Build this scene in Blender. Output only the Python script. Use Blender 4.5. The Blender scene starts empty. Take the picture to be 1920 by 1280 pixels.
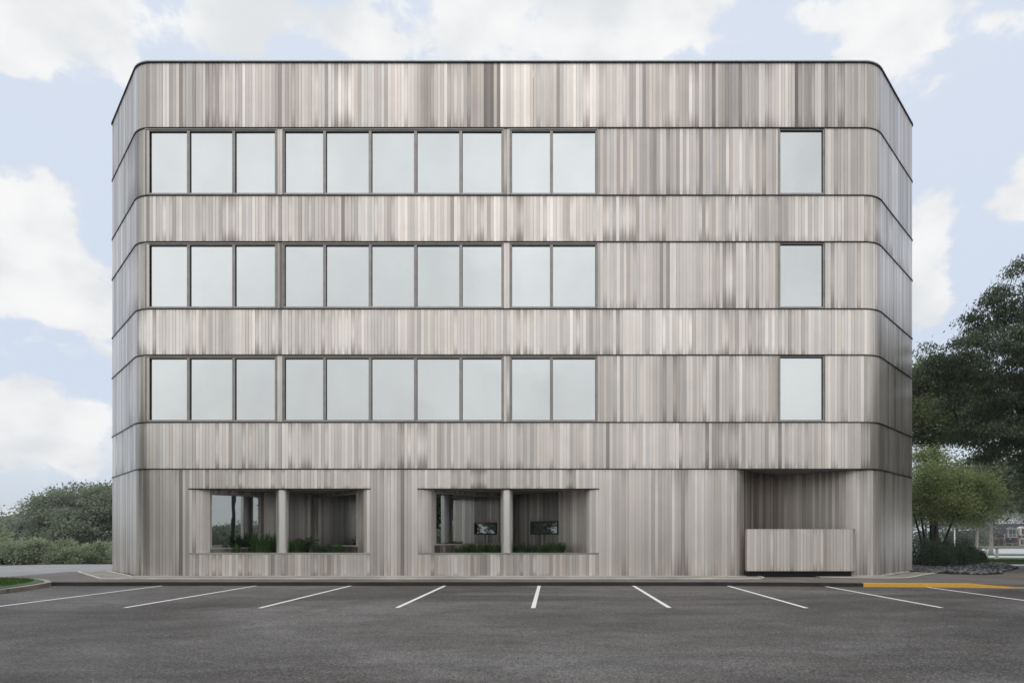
import bpy, bmesh, math, random
import numpy as np
from mathutils import Vector, Matrix, noise as mnoise

R = math.radians
random.seed(7)
rng = np.random.default_rng(11)
scn = bpy.context.scene
col = scn.collection

# --------------------------------- camera
CX, CY, F = 1036.0, 1005.0, 1096.0      # principal point and focal length in photo pixels
D = 19.7                                # distance of the facade plane
CAMZ = 1.46
cam_d = bpy.data.cameras.new('camera')
cam = bpy.data.objects.new('camera', cam_d)
col.objects.link(cam)
cam.location = (0, 0, CAMZ)
cam.rotation_euler = (R(90), 0, 0)
cam_d.sensor_width = 36.0
cam_d.lens = F / 1920 * 36.0
cam_d.shift_x = -(CX - 960) / 1920
cam_d.shift_y = (CY - 640) / 1920
cam_d.clip_end = 3000
scn.camera = cam

# --------------------------------- light and exposure
SUN_EL, SUN_AZ = 70.0, 194.0            # elevation; azimuth clockwise from +Y (behind the camera, a little to the left)
scn.view_settings.view_transform = 'Standard'
scn.view_settings.look = 'None'
scn.view_settings.exposure = 0.50
scn.view_settings.gamma = 1.0
sd = bpy.data.lights.new('sun', 'SUN')
sd.energy = 1.2
sd.angle = R(40)
sd.color = (1.0, 0.965, 0.92)
sun = bpy.data.objects.new('sun', sd)
col.objects.link(sun)
az, el = R(SUN_AZ), R(SUN_EL)
sdir = Vector((math.sin(az) * math.cos(el), math.cos(az) * math.cos(el), math.sin(el)))
sun.rotation_euler = (-sdir).to_track_quat('-Z', 'Y').to_euler()

world = bpy.data.worlds.new('World')
scn.world = world
world.use_nodes = True
wt = world.node_tree
wt.nodes.clear()
WL = wt.links.new


def wn(kind, **kw):
    n = wt.nodes.new(kind)
    for k, v in kw.items():
        setattr(n, k, v)
    return n


def wmath(op, a, b=None, c=None, clamp=False):
    n = wn('ShaderNodeMath', operation=op, use_clamp=clamp)
    for i, x in enumerate((a, b, c)):
        if x is None:
            continue
        if isinstance(x, (int, float)):
            n.inputs[i].default_value = x
        else:
            WL(x, n.inputs[i])
    return n.outputs[0]


def wvec(op, a, b):
    n = wn('ShaderNodeVectorMath', operation=op)
    for i, x in enumerate((a, b)):
        if isinstance(x, (tuple, Vector)):
            n.inputs[i].default_value = tuple(x)
        else:
            WL(x, n.inputs[i])
    return n.outputs['Value'] if op in ('DOT_PRODUCT', 'LENGTH') else n.outputs['Vector']


def wrange(x, a, b, c, d, smooth=True):
    n = wn('ShaderNodeMapRange', interpolation_type='SMOOTHSTEP' if smooth else 'LINEAR')
    WL(x, n.inputs['Value'])
    for k, v in zip(('From Min', 'From Max', 'To Min', 'To Max'), (a, b, c, d)):
        n.inputs[k].default_value = v
    return n.outputs['Result']


def wmix(f, a, b):
    n = wn('ShaderNodeMix', data_type='RGBA')
    for s, x in ((n.inputs[0], f), (n.inputs[6], a), (n.inputs[7], b)):
        if isinstance(x, (int, float)):
            s.default_value = x
        elif isinstance(x, tuple):
            s.default_value = x
        else:
            WL(x, s)
    return n.outputs[2]


tc = wn('ShaderNodeTexCoord')
dvec = tc.outputs['Generated']
sky = wn('ShaderNodeTexSky', sky_type='NISHITA')
sky.sun_disc = False
sky.sun_elevation = R(SUN_EL)
sky.sun_rotation = R(SUN_AZ)
sky.air_density = 1.0
sky.dust_density = 2.0
sky.ozone_density = 1.5
sep = wn('ShaderNodeSeparateXYZ')
WL(dvec, sep.inputs[0])


def ddir(px, py):
    return Vector(((px - CX) / F, 1.0, (CY - py) / F)).normalized()


# clouds stand at fixed directions of the sky, their edges broken by noise
CLOUDS = [(40, 430, 130, 120), (95, 520, 150, 130), (20, 560, 130, 90), (185, 600, 55, 60),
          (90, 815, 190, 78), (20, 740, 90, 40), (-160, 500, 150, 200),
          (110, 40, 200, 85), (40, 95, 90, 40), (235, 105, 40, 60), (470, 30, 150, 75), (680, 75, 180, 60), (900, 20, 200, 120),
          (1120, 60, 250, 95), (1290, 20, 110, 110),
          (1690, 60, 230, 105), (1850, 40, 120, 75), (1560, 30, 100, 60), (1740, 460, 62, 110), (1735, 560, 50, 50),
          (1895, 385, 70, 48), (1960, 330, 70, 60), (10, 975, 60, 28), (960, -260, 700, 150), (2250, 300, 250, 160), (-420, 150, 220, 260),
          (2300, 700, 260, 110)]
field = None
for (px, py, rx, ry) in CLOUDS:
    c = ddir(px, py)
    e1 = ddir(px + rx, py) - c
    e2 = ddir(px, py - ry) - c
    l1, l2 = e1.length, e2.length
    e1.normalize()
    e2 = (e2 - e1 * e2.dot(e1)).normalized()
    n_ = e1.cross(e2).normalized()
    df = wvec('SUBTRACT', dvec, tuple(c))
    a = wmath('MULTIPLY', wvec('DOT_PRODUCT', df, tuple(e1)), 1 / l1)
    b = wmath('MULTIPLY', wvec('DOT_PRODUCT', df, tuple(e2)), 1 / l2)
    cc = wmath('MULTIPLY', wvec('DOT_PRODUCT', df, tuple(n_)), 0.7 / max(l1, l2))
    s = wmath('ADD', wmath('ADD', wmath('MULTIPLY', a, a), wmath('MULTIPLY', b, b)), wmath('MULTIPLY', cc, cc))
    m = wmath('SUBTRACT', 1.0, wmath('SQRT', s))
    field = m if field is None else wmath('SMOOTH_MAX', field, m, 0.25)
nz = wn('ShaderNodeTexNoise')
nz.inputs['Scale'].default_value = 7.0
nz.inputs['Detail'].default_value = 12.0
nz.inputs['Roughness'].default_value = 0.58
nz.inputs['Distortion'].default_value = 0.25
mpn = wn('ShaderNodeMapping')
mpn.inputs['Scale'].default_value = (1, 1, 1.5)
WL(dvec, mpn.inputs['Vector'])
WL(mpn.outputs[0], nz.inputs['Vector'])
nzv = wmath('MULTIPLY', wmath('SUBTRACT', nz.outputs['Fac'], 0.5), 3.1)
nzf = wn('ShaderNodeTexNoise')
nzf.inputs['Scale'].default_value = 26.0
nzf.inputs['Detail'].default_value = 8.0
nzf.inputs['Roughness'].default_value = 0.65
nzf.inputs['Distortion'].default_value = 0.5
WL(mpn.outputs[0], nzf.inputs['Vector'])
nzv = wmath('ADD', nzv, wmath('MULTIPLY', wmath('SUBTRACT', nzf.outputs['Fac'], 0.5), 1.1))
fld = wmath('ADD', field, nzv)
cmask = wrange(fld, -0.06, 0.36, 0.0, 1.0)
# soft grey undersides inside the clouds
nz2 = wn('ShaderNodeTexNoise')
nz2.inputs['Scale'].default_value = 8.0
nz2.inputs['Detail'].default_value = 9.0
WL(mpn.outputs[0], nz2.inputs['Vector'])
CW = 0.675
cshade = wrange(nz2.outputs['Fac'], 0.35, 0.68, 0.0, 1.0)
ccol = wmix(cshade, (CW, CW * 1.0, CW * 1.005, 1), (CW * .80, CW * .825, CW * .85, 1))
skys = wn('ShaderNodeVectorMath', operation='SCALE')
WL(sky.outputs[0], skys.inputs[0])
skys.inputs['Scale'].default_value = 0.11
# high thin veil that whitens the blue, stronger near the horizon
veil = wrange(sep.outputs['Z'], 0.0, 0.6, 0.72, 0.90, False)
pale = wmix(veil, skys.outputs[0], (0.53, 0.58, 0.66, 1))
front = wmix(cmask, pale, ccol)
# the half of the sky behind the camera is an even thin overcast
nz3 = wn('ShaderNodeTexNoise')
nz3.inputs['Scale'].default_value = 2.2
nz3.inputs['Detail'].default_value = 4.0
WL(mpn.outputs[0], nz3.inputs['Vector'])
ov1 = wmix(wrange(sep.outputs['Z'], 0.0, 0.55, 0, 1, False), (0.60, 0.61, 0.615, 1), (0.68, 0.70, 0.715, 1))
ov2 = wmix(wrange(sep.outputs['Z'], 0.5, 1.0, 0, 1, False), ov1, (0.85, 0.87, 0.90, 1))
# the veil is brightest around the hidden sun and falls off to both sides
glow = wrange(wvec('DOT_PRODUCT', dvec, (math.sin(az) * .97, math.cos(az) * .97, .25)), -0.2, 0.95, 0.64, 1.08, False)
ovk = wmath('MULTIPLY', glow, wrange(nz3.outputs['Fac'], 0.35, 0.7, 0.86, 1.08))
ovs = wn('ShaderNodeVectorMath', operation='SCALE')
WL(ov2, ovs.inputs[0])
WL(ovk, ovs.inputs['Scale'])
over = ovs.outputs[0]
back = wrange(sep.outputs['Y'], -0.25, 0.15, 1.0, 0.0)
skycol = wmix(back, front, over)
bg = wn('ShaderNodeBackground')
bg.inputs['Strength'].default_value = 1.0
WL(skycol, bg.inputs['Color'])
wo = wn('ShaderNodeOutputWorld')
WL(bg.outputs[0], wo.inputs['Surface'])


# --------------------------------- helpers
def PX(px, Y):
    return (px - CX) / F * Y


def ZF(y, Y=D):
    return CAMZ + (CY - y) / F * Y


def tag(o, label=None, cat=None, group=None, kind=None):
    if label: o['label'] = label
    if cat: o['category'] = cat
    if group: o['group'] = group
    if kind: o['kind'] = kind
    return o


def empty(name, loc, label, cat, group=None):
    o = bpy.data.objects.new(name, None)
    o.empty_display_size = 0.3
    o.location = loc
    col.objects.link(o)
    return tag(o, label, cat, group)


def link(name, me, mat, parent=None):
    o = bpy.data.objects.new(name, me)
    if mat: me.materials.append(mat)
    col.objects.link(o)
    if parent:
        o.parent = parent
        # meshes of a thing are written in world coordinates and moved to its base
        if parent.type == 'EMPTY':
            me.transform(Matrix.Translation(-Vector(parent.location)))
        else:
            p = parent
            while p.parent: p = p.parent
            if p.type == 'EMPTY':
                me.transform(Matrix.Translation(-Vector(p.location)))
    return o


class MB:
    def __init__(self):
        self.v = []
        self.f = []
        self.att = {}

    def quad(self, a, b, c, d):
        n = len(self.v)
        self.v += [tuple(a), tuple(b), tuple(c), tuple(d)]
        self.f.append((n, n + 1, n + 2, n + 3))

    def poly(self, pts):
        n = len(self.v)
        self.v += [tuple(p) for p in pts]
        self.f.append(tuple(range(n, n + len(pts))))

    def box(self, x0, x1, y0, y1, z0, z1):
        self.hexa([(x0, y0), (x1, y0), (x1, y1), (x0, y1)], z0, z1)

    def hexa(self, p, z0, z1):
        """prism over a counter-clockwise plan polygon"""
        n = len(self.v)
        k = len(p)
        self.v += [(a, b, z0) for a, b in p] + [(a, b, z1) for a, b in p]
        self.f.append(tuple(n + i for i in reversed(range(k))))
        self.f.append(tuple(n + k + i for i in range(k)))
        for i in range(k):
            j = (i + 1) % k
            self.f.append((n + i, n + j, n + k + j, n + k + i))

    def slab(self, a, b, t, z0, z1):
        """upright slab from plan point a to b, thickness t to the left of a->b"""
        a = Vector(a); b = Vector(b)
        n = Vector((-(b - a).y, (b - a).x)).normalized() * t
        self.hexa([tuple(a), tuple(b), tuple(b + n), tuple(a + n)], z0, z1)

    def tube(self, pts, rad, sides=8, cap=True):
        n = len(self.v)
        prev = None
        for i, p in enumerate(pts):
            p = Vector(p)
            t = (Vector(pts[min(i + 1, len(pts) - 1)]) - Vector(pts[max(i - 1, 0)])).normalized()
            if prev is None:
                u = t.orthogonal().normalized()
            else:
                u = (prev - t * prev.dot(t)).normalized()
            prev = u
            w = t.cross(u)
            r = rad[i] if hasattr(rad, '__len__') else rad
            for k in range(sides):
                a = 2 * math.pi * k / sides
                self.v.append(tuple(p + (u * math.cos(a) + w * math.sin(a)) * r))
        for i in range(len(pts) - 1):
            for k in range(sides):
                a = n + i * sides + k
                b = n + i * sides + (k + 1) % sides
                self.f.append((a, b, b + sides, a + sides))
        if cap:
            self.f.append(tuple(n + k for k in reversed(range(sides))))
            m = n + (len(pts) - 1) * sides
            self.f.append(tuple(m + k for k in range(sides)))

    def build(self, name, mat, parent=None, smooth=False, bevel=0):
        me = bpy.data.meshes.new(name)
        me.from_pydata(self.v, [], self.f)
        bm = bmesh.new()
        bm.from_mesh(me)
        if not self.att:
            bmesh.ops.recalc_face_normals(bm, faces=bm.faces)
        bm.to_mesh(me)
        bm.free()
        for k, (dom, vals) in self.att.items():
            a = me.attributes.new(k, 'FLOAT', dom)
            a.data.foreach_set('value', np.array(vals, dtype=np.float32))
        if smooth:
            me.shade_smooth()
        o = link(name, me, mat, parent)
        if bevel:
            m = o.modifiers.new('bevel', 'BEVEL')
            m.width = bevel
            m.segments = 2
            m.limit_method = 'ANGLE'
        return o


# --------------------------------- materials
class Mat:
    def __init__(self, name):
        self.m = bpy.data.materials.new(name)
        self.m.use_nodes = True
        self.t = self.m.node_tree
        self.b = self.t.nodes['Principled BSDF']
        self.out = self.t.nodes['Material Output']

    def n(self, kind, **kw):
        n = self.t.nodes.new(kind)
        for k, v in kw.items():
            setattr(n, k, v)
        return n

    def l(self, a, b):
        self.t.links.new(a, b)

    def val(self, s, x):
        if isinstance(x, (int, float)):
            s.default_value = x
        elif isinstance(x, tuple):
            s.default_value = x if len(x) == 4 or s.type == 'VECTOR' else (*x, 1)
        else:
            self.l(x, s)

    def math(self, op, a, b=0.0, c=0.0, clamp=False):
        n = self.n('ShaderNodeMath', operation=op, use_clamp=clamp)
        for i, x in enumerate((a, b, c)):
            self.val(n.inputs[i], x)
        return n.outputs[0]

    def rng(self, x, a, b, c, d, smooth=False):
        n = self.n('ShaderNodeMapRange', interpolation_type='SMOOTHSTEP' if smooth else 'LINEAR')
        self.val(n.inputs['Value'], x)
        for k, v in zip(('From Min', 'From Max', 'To Min', 'To Max'), (a, b, c, d)):
            self.val(n.inputs[k], v)
        return n.outputs['Result']

    def mix(self, f, a, b, blend='MIX'):
        n = self.n('ShaderNodeMix', data_type='RGBA', blend_type=blend)
        self.val(n.inputs[0], f)
        self.val(n.inputs[6], a)
        self.val(n.inputs[7], b)
        return n.outputs[2]

    def pos(self, scale=(1, 1, 1)):
        g = self.n('ShaderNodeNewGeometry')
        mp = self.n('ShaderNodeMapping')
        mp.inputs['Scale'].default_value = scale
        self.l(g.outputs['Position'], mp.inputs['Vector'])
        return mp.outputs[0]

    def noise(self, vec, scale=1.0, detail=4.0, rough=0.5, dist=0.0):
        n = self.n('ShaderNodeTexNoise')
        self.l(vec, n.inputs['Vector'])
        n.inputs['Scale'].default_value = scale
        n.inputs['Detail'].default_value = detail
        n.inputs['Roughness'].default_value = rough
        n.inputs['Distortion'].default_value = dist
        return n.outputs['Fac']

    def attr(self, name):
        a = self.n('ShaderNodeAttribute', attribute_name=name)
        return a.outputs['Fac']

    def bump(self, h, strength=0.3, dist=0.02):
        b = self.n('ShaderNodeBump')
        b.inputs['Strength'].default_value = strength
        b.inputs['Distance'].default_value = dist
        self.l(h, b.inputs['Height'])
        self.l(b.outputs[0], self.b.inputs['Normal'])

    def set(self, **kw):
        for k, v in kw.items():
            self.val(self.b.inputs[k.replace('_', ' ')], v)
        return self.m


def plain(name, c, rough=0.6, metal=0.0, var=0.15, scale=3.0):
    m = Mat(name)
    n = m.noise(m.pos(), scale, 5, 0.6)
    d = tuple(x * (1 - var) for x in c)
    u = tuple(min(1, x * (1 + var)) for x in c)
    return m.set(Base_Color=m.mix(m.rng(n, .3, .7, 0, 1), d, u), Roughness=rough, Metallic=metal)


# weathered metal boards: one tone per board, streaks and run-off stains
def make_cladding():
    m = Mat('cladding')
    tone = m.attr('tone')
    hue = m.attr('hue')
    vt = m.attr('vt')
    st = m.attr('stain')
    bu = m.attr('bu')
    dark = m.mix(hue, (0.18, 0.155, 0.138), (0.15, 0.15, 0.152))
    light = m.mix(hue, (0.965, 0.885, 0.815), (0.87, 0.86, 0.85))
    base = m.mix(tone, dark, light)
    n1 = m.noise(m.pos((2.4, 2.4, 0.30)), 1.0, 6, 0.62)
    n2 = m.noise(m.pos((28, 28, 1.3)), 1.0, 5, 0.65)
    n3 = m.noise(m.pos((1.1, 1.1, 1.0)), 0.8, 5, 0.6)
    k = m.math('MULTIPLY', m.rng(n1, .3, .72, .93, 1.05), m.rng(n2, .3, .7, .965, 1.03))
    k = m.math('MULTIPLY', k, m.rng(n3, .32, .68, .95, 1.04))
    gl = m.n('ShaderNodeTexNoise')
    m.l(m.pos((60, 60, 14)), gl.inputs['Vector'])
    k = m.math('MULTIPLY', k, m.rng(gl.outputs['Fac'], .3, .7, .965, 1.03))
    # run-off below the trim and splash above it, each board to its own height
    amt = m.rng(st, .0, .75, 0, 1)
    edge = m.math('POWER', m.math('ABSOLUTE', m.math('SUBTRACT', m.math('MULTIPLY', bu, 2.0), 1.0)), 5.0)
    bot = m.math('POWER', m.rng(vt, m.math('ADD', 0.05, m.math('MULTIPLY', st, 0.50)), 0.0, 0.0, 1.0), 1.6)
    top = m.math('POWER', m.rng(vt, m.math('SUBTRACT', 0.95, m.math('MULTIPLY', st, 0.60)), 1.0, 0.0, 1.0), 1.3)
    sb = m.math('MULTIPLY', bot, m.math('ADD', m.rng(amt, 0, 1, .02, 1.0), m.math('MULTIPLY', st, .22)))
    stp = m.math('MULTIPLY', top, m.math('MULTIPLY', m.rng(amt, 0, 1, .25, .75), m.rng(st, 0, .6, .2, 1)))
    # short dark ticks that creep up the joints between boards
    tick = m.math('MULTIPLY', edge, m.rng(vt, m.math('ADD', 0.05, m.math('MULTIPLY', st, 0.55)), 0.0, 0.0, .9))
    tick2 = m.math('MULTIPLY', edge, m.rng(vt, m.math('SUBTRACT', 0.97, m.math('MULTIPLY', st, 0.30)), 1.0, 0.0, .8))
    grime = m.math('ADD', m.math('ADD', sb, stp), m.math('MULTIPLY', m.math('ADD', tick, tick2), m.rng(amt, 0, 1, .35, 1.0)), 0.0, True)
    km = m.n('ShaderNodeCombineColor')
    for i in range(3): m.l(k, km.inputs[i])
    c = m.mix(1.0, base, km.outputs[0], 'MULTIPLY')
    c = m.mix(m.math('MULTIPLY', grime, .64), c, (0.125, 0.095, 0.076))
    ru = m.math('ADD', .335, m.math('MULTIPLY', tone, .06))
    m.bump(n2, 0.05, 0.006)
    return m.set(Base_Color=c, Roughness=ru, Metallic=0.80)


M_CLAD = make_cladding()


def make_column_metal():
    m = Mat('column_metal')
    n = m.noise(m.pos((7, 7, .3)), 1.0, 4, .5)
    return m.set(Base_Color=m.mix(m.rng(n, .3, .7, 0, 1), (.76, .73, .70), (.86, .83, .80)), Roughness=.36, Metallic=.95)


M_COL = make_column_metal()


def make_asphalt():
    m = Mat('asphalt')
    p = m.pos()
    fine = m.noise(p, 55, 3, .7)
    vo = m.n('ShaderNodeTexVoronoi')
    m.l(p, vo.inputs['Vector'])
    vo.inputs['Scale'].default_value = 60
    sepc = m.n('ShaderNodeSeparateColor')
    m.l(vo.outputs['Color'], sepc.inputs[0])
    speck = m.rng(sepc.outputs[0], .84, .97, 0, 1)
    speck2 = m.rng(sepc.outputs[1], .0, 1.0, .35, 1.65)
    big = m.noise(m.pos((.22, .42, 1)), .42, 6, .58, .8)
    band = m.noise(m.pos((.12, 1.1, 1)), 1.0, 5, .6)
    b = m.mix(m.rng(big, .40, .62, 0, 1), (.036, .0318, .0286), (.120, .1155, .1115))
    b = m.mix(m.rng(band, .55, .75, 0, .5), b, (.020, .0193, .019))
    kk = m.n('ShaderNodeCombineColor')
    for i in range(3): m.l(m.math('MULTIPLY', speck2, m.rng(fine, .3, .7, .8, 1.2)), kk.inputs[i])
    b = m.mix(1, b, kk.outputs[0], 'MULTIPLY')
    b = m.mix(m.math('MULTIPLY', speck, .8), b, (.17, .165, .16))
    pt = m.noise(m.pos((.8, 1.5, 1)), .9, 5, .6, 1.0)
    kp = m.n('ShaderNodeCombineColor')
    for i in range(3): m.l(m.rng(pt, .32, .68, .74, 1.24), kp.inputs[i])
    b = m.mix(1, b, kp.outputs[0], 'MULTIPLY')
    # brown oil marks in the bays
    oil = m.noise(m.pos((.9, .6, 1)), 1.1, 3, .5)
    b = m.mix(m.rng(oil, .60, .74, 0, .55), b, (.06, .048, .034))
    # hairline cracks
    wv = m.n('ShaderNodeTexVoronoi', feature='DISTANCE_TO_EDGE')
    dn = m.n('ShaderNodeTexNoise')
    dn.inputs['Scale'].default_value = .9
    dn.inputs['Detail'].default_value = 6
    m.l(p, dn.inputs['Vector'])
    add = m.n('ShaderNodeMix', data_type='VECTOR')
    add.inputs[0].default_value = .22
    m.l(m.pos((.1, .16, 1)), add.inputs[4])
    m.l(dn.outputs['Color'], add.inputs[5])
    m.l(add.outputs[1], wv.inputs['Vector'])
    wv.inputs['Scale'].default_value = 1.0
    cr = m.rng(wv.outputs['Distance'], .0, .0016, .75, 0)
    cr = m.math('MULTIPLY', cr, m.rng(big, .45, .6, 0, 1))
    b = m.mix(cr, b, (.018, .018, .018))
    m.bump(m.math('ADD', sepc.outputs[2], fine), .55, .012)
    return m.set(Base_Color=b, Roughness=m.rng(big, .3, .7, .62, .8), Specular_IOR_Level=.45)


def make_concrete(name, c1, c2, joint=1.5, rough=.75):
    m = Mat(name)
    p = m.pos()
    big = m.noise(p, .7, 6, .62)
    fine = m.noise(p, 38, 4, .7)
    b = m.mix(m.rng(big, .3, .7, 0, 1), c1, c2)
    kk = m.n('ShaderNodeCombineColor')
    for i in range(3): m.l(m.rng(fine, .25, .75, .82, 1.16), kk.inputs[i])
    b = m.mix(1, b, kk.outputs[0], 'MULTIPLY')
    if joint:
        s = m.n('ShaderNodeSeparateXYZ')
        m.l(p, s.inputs[0])
        fr = m.math('PINGPONG', s.outputs[0], joint / 2)
        b = m.mix(m.rng(fr, 0, .018, .6, 0), b, (.03, .028, .026))
    m.bump(fine, .3, .01)
    return m.set(Base_Color=b, Roughness=rough)


def make_grass(name, c1, c2):
    m = Mat(name)
    n = m.noise(m.pos(), 1.2, 6, .65)
    f = m.noise(m.pos(), 25, 4, .7)
    b = m.mix(m.rng(n, .3, .7, 0, 1), c1, c2)
    b = m.mix(m.rng(f, .4, .7, 0, .5), b, tuple(x * .45 for x in c1))
    m.bump(f, .6, .05)
    return m.set(Base_Color=b, Roughness=.8)


def make_leaf(name, c1, c2, trans=.35, rough=.55):
    m = Mat(name)
    lv = m.attr('lv')
    b = m.mix(lv, c1, c2)
    m.set(Base_Color=b, Roughness=rough, Specular_IOR_Level=.35)
    tr = m.n('ShaderNodeBsdfTranslucent')
    m.l(m.mix(.5, b, (c2[0] * 1.3, c2[1] * 1.5, c2[2] * .9)), tr.inputs['Color'])
    mx = m.n('ShaderNodeMixShader')
    mx.inputs[0].default_value = trans
    m.l(m.b.outputs[0], mx.inputs[1])
    m.l(tr.outputs[0], mx.inputs[2])
    m.l(mx.outputs[0], m.out.inputs['Surface'])
    return m.m


def make_bark(name, c1, c2):
    m = Mat(name)
    n = m.noise(m.pos((9, 9, 1.6)), 1.2, 6, .65)
    m.bump(n, .8, .04)
    return m.set(Base_Color=m.mix(m.rng(n, .35, .65, 0, 1), c1, c2), Roughness=.9)


def make_glass(name, tint, rough=.015, warp=.02):
    m = Mat(name)
    n = m.noise(m.pos((1, 1, 1)), .9, 2, .5)
    m.bump(n, warp, .3)
    d = m.noise(m.pos((1.4, 1.4, .7)), .7, 3, .5)
    b = m.mix(m.rng(d, .3, .7, 0, 1), tint, tuple(x * .94 for x in tint))
    return m.set(Base_Color=b, Roughness=rough, Metallic=1.0)


M_ASPH = make_asphalt()
M_ROAD = make_concrete('old_asphalt', (.20, .20, .205), (.29, .29, .295), 0)
M_ROADP = make_concrete('pale_paving', (.36, .36, .37), (.48, .48, .49), 0)
M_WALK = make_concrete('walk_concrete', (.075, .067, .060), (.135, .122, .110), 1.55)
M_CURB = make_concrete('curb_dirty', (.012, .0105, .0095), (.032, .029, .027), 2.4)
M_CURBP = make_concrete('curb_pale', (.20, .18, .15), (.36, .33, .29), 2.0)
M_PADE = make_concrete('pad_edge', (.40, .38, .35), (.66, .64, .60), 0)
M_PAD = make_concrete('pad', (.13, .115, .10), (.30, .28, .25), 0)
M_GRASS = make_grass('lawn', (.042, .085, .022), (.075, .125, .035))
M_GROUND = make_grass('far_ground', (.055, .075, .035), (.09, .10, .05))
M_SOIL = make_concrete('soil', (.018, .014, .011), (.035, .028, .022), 0, .95)
M_GRAVB = make_concrete('gravel_base', (.020, .020, .022), (.045, .045, .050), 0, .95)


def paint(name, c, rough=.55):
    m = Mat(name)
    n = m.noise(m.pos((6, 6, 6)), 1.5, 7, .75)
    f = m.noise(m.pos(), 60, 3, .7)
    b = m.mix(m.rng(n, .3, .62, 0, 1), tuple(x * .82 for x in c), c)
    wear = m.math('MULTIPLY', m.rng(f, .58, .70, 0, 1), m.rng(n, .45, .65, .2, .7))
    b = m.mix(wear, b, (.09, .088, .086))
    return m.set(Base_Color=b, Roughness=rough)


M_WHITE = paint('white_line_paint', (.74, .74, .73))
M_YELLOW = paint('yellow_curb_paint', (.72, .40, .055))
M_TRIM = plain('dark_bronze_trim', (.018, .017, .018), .4, .5)
M_FRAME = plain('window_frame_metal', (.36, .34, .32), .5, .4)
M_FRAMEL = plain('pale_flashing', (.28, .262, .245), .45, .45)
M_GASK = plain('gasket', (.02, .02, .022), .5)
M_SOFF = plain('soffit_paint', (.25, .248, .248), .7)
M_ROOF = plain('roof_membrane', (.25, .25, .25), .9)
M_GLASS = make_glass('reflective_glass', (.70, .715, .715))
M_GLASSD = make_glass('dark_reflective_glass', (.47, .495, .50), .012, .006)
M_LOCUST = make_leaf('locust_leaf', (.030, .045, .028), (.100, .130, .078), .30)
M_LEAFG = make_leaf('olive_leaf', (.050, .066, .036), (.215, .245, .130), .42)
M_LEAFY = make_leaf('fresh_leaf', (.075, .095, .050), (.400, .440, .230), .45)
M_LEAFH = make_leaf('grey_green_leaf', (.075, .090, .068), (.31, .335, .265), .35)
M_SHRUB = make_leaf('shrub_leaf', (.13, .15, .11), (.42, .46, .34), .35)
M_YEW = make_leaf('yew_leaf', (.022, .038, .026), (.105, .145, .095), .2)
M_PINE = make_leaf('spruce_needle', (.022, .032, .030), (.055, .070, .066), .15)
M_BLADE = make_leaf('grass_blade', (.030, .065, .016), (.085, .150, .038), .4)
M_BLADED = make_leaf('planter_blade', (.018, .045, .012), (.060, .120, .032), .35)
M_BARK = make_bark('dark_bark', (.022, .019, .017), (.055, .048, .043))
M_BARKP = make_bark('pale_bark', (.16, .14, .125), (.40, .37, .34))

# --------------------------------- terrain
GZ = [(-200, 0), (24, 0), (30, -.08), (44, -.36), (80, -.88), (174, -1.24), (260, -1.3), (900, -1.5)]


def gz(y):
    for (a, za), (b, zb) in zip(GZ, GZ[1:]):
        if y <= b:
            return za + (zb - za) * (y - a) / (b - a)
    return GZ[-1][1]


def sheet(name, pts, off, mat, kind='structure', thick=0.0, flat=None, mat_side=None, rough_edge=0):
    """ground-hugging polygon; thick > 0 gives it a vertical rim"""
    bm = bmesh.new()
    f = bm.faces.new([bm.verts.new((x, y, 0)) for x, y in pts])
    if f.normal.z < 0:
        f.normal_update()
    bmesh.ops.recalc_face_normals(bm, faces=bm.faces)
    bm.normal_update()
    if bm.faces[:][0].normal.z < 0:
        bmesh.ops.reverse_faces(bm, faces=bm.faces)
    if flat is None:
        for y, _ in GZ[1:-1]:
            bmesh.ops.bisect_plane(bm, geom=bm.verts[:] + bm.edges[:] + bm.faces[:], plane_co=(0, y, 0), plane_no=(0, 1, 0))
    if thick:
        r = bmesh.ops.extrude_face_region(bm, geom=bm.faces[:])
        top = [g for g in r['geom'] if isinstance(g, bmesh.types.BMVert)]
        tops = set(top)
    for v in bm.verts:
        base = gz(v.co.y) if flat is None else flat
        if thick:
            v.co.z = base + (off if v in tops else off - thick)
        else:
            v.co.z = base + off
    bmesh.ops.recalc_face_normals(bm, faces=bm.faces)
    if not thick:
        for fc in bm.faces:
            if fc.normal.z < 0: fc.normal_flip()
    me = bpy.data.meshes.new(name)
    bm.to_mesh(me)
    bm.free()
    o = link(name, me, mat)
    o['kind'] = kind
    return o


def ribbon(name, path, w, z0, z1, mat, parent=None, kind=None, zf=None):
    """strip of width w to the left of the path, as a solid"""
    b = MB()
    P = [Vector(p) for p in path]
    offs = []
    for i, p in enumerate(P):
        t = (P[min(i + 1, len(P) - 1)] - P[max(i - 1, 0)]).normalized()
        offs.append(p + Vector((-t.y, t.x)) * w)
    n = len(P)
    for i in range(n):
        zb = zf(i) if zf else 0
        for q in (P[i], offs[i]):
            b.v.append((q.x, q.y, z0))
            b.v.append((q.x, q.y, z1 + zb))
    for i in range(n - 1):
        a = i * 4
        c = a + 4
        b.f += [(a, c, c + 1, a + 1), (a + 2, a + 3, c + 3, c + 2), (a + 1, c + 1, c + 3, a + 3), (a, a + 2, c + 2, c)]
    b.f += [(0, 1, 3, 2), (n * 4 - 4, n * 4 - 2, n * 4 - 1, n * 4 - 3)]
    o = b.build(name, mat, parent)
    if kind: o['kind'] = kind
    return o


SW = 0.10                                  # height of the walk above the asphalt
YC = 17.3                                  # front of the curb
sheet('ground', [(-900, -200), (900, -200), (900, 900), (-900, 900)], -.03, M_GROUND)
sheet('parking_lot', [(-70, -60), (70, -60), (70, 17.9), (-70, 17.9)], 0.0, M_ASPH)
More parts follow.
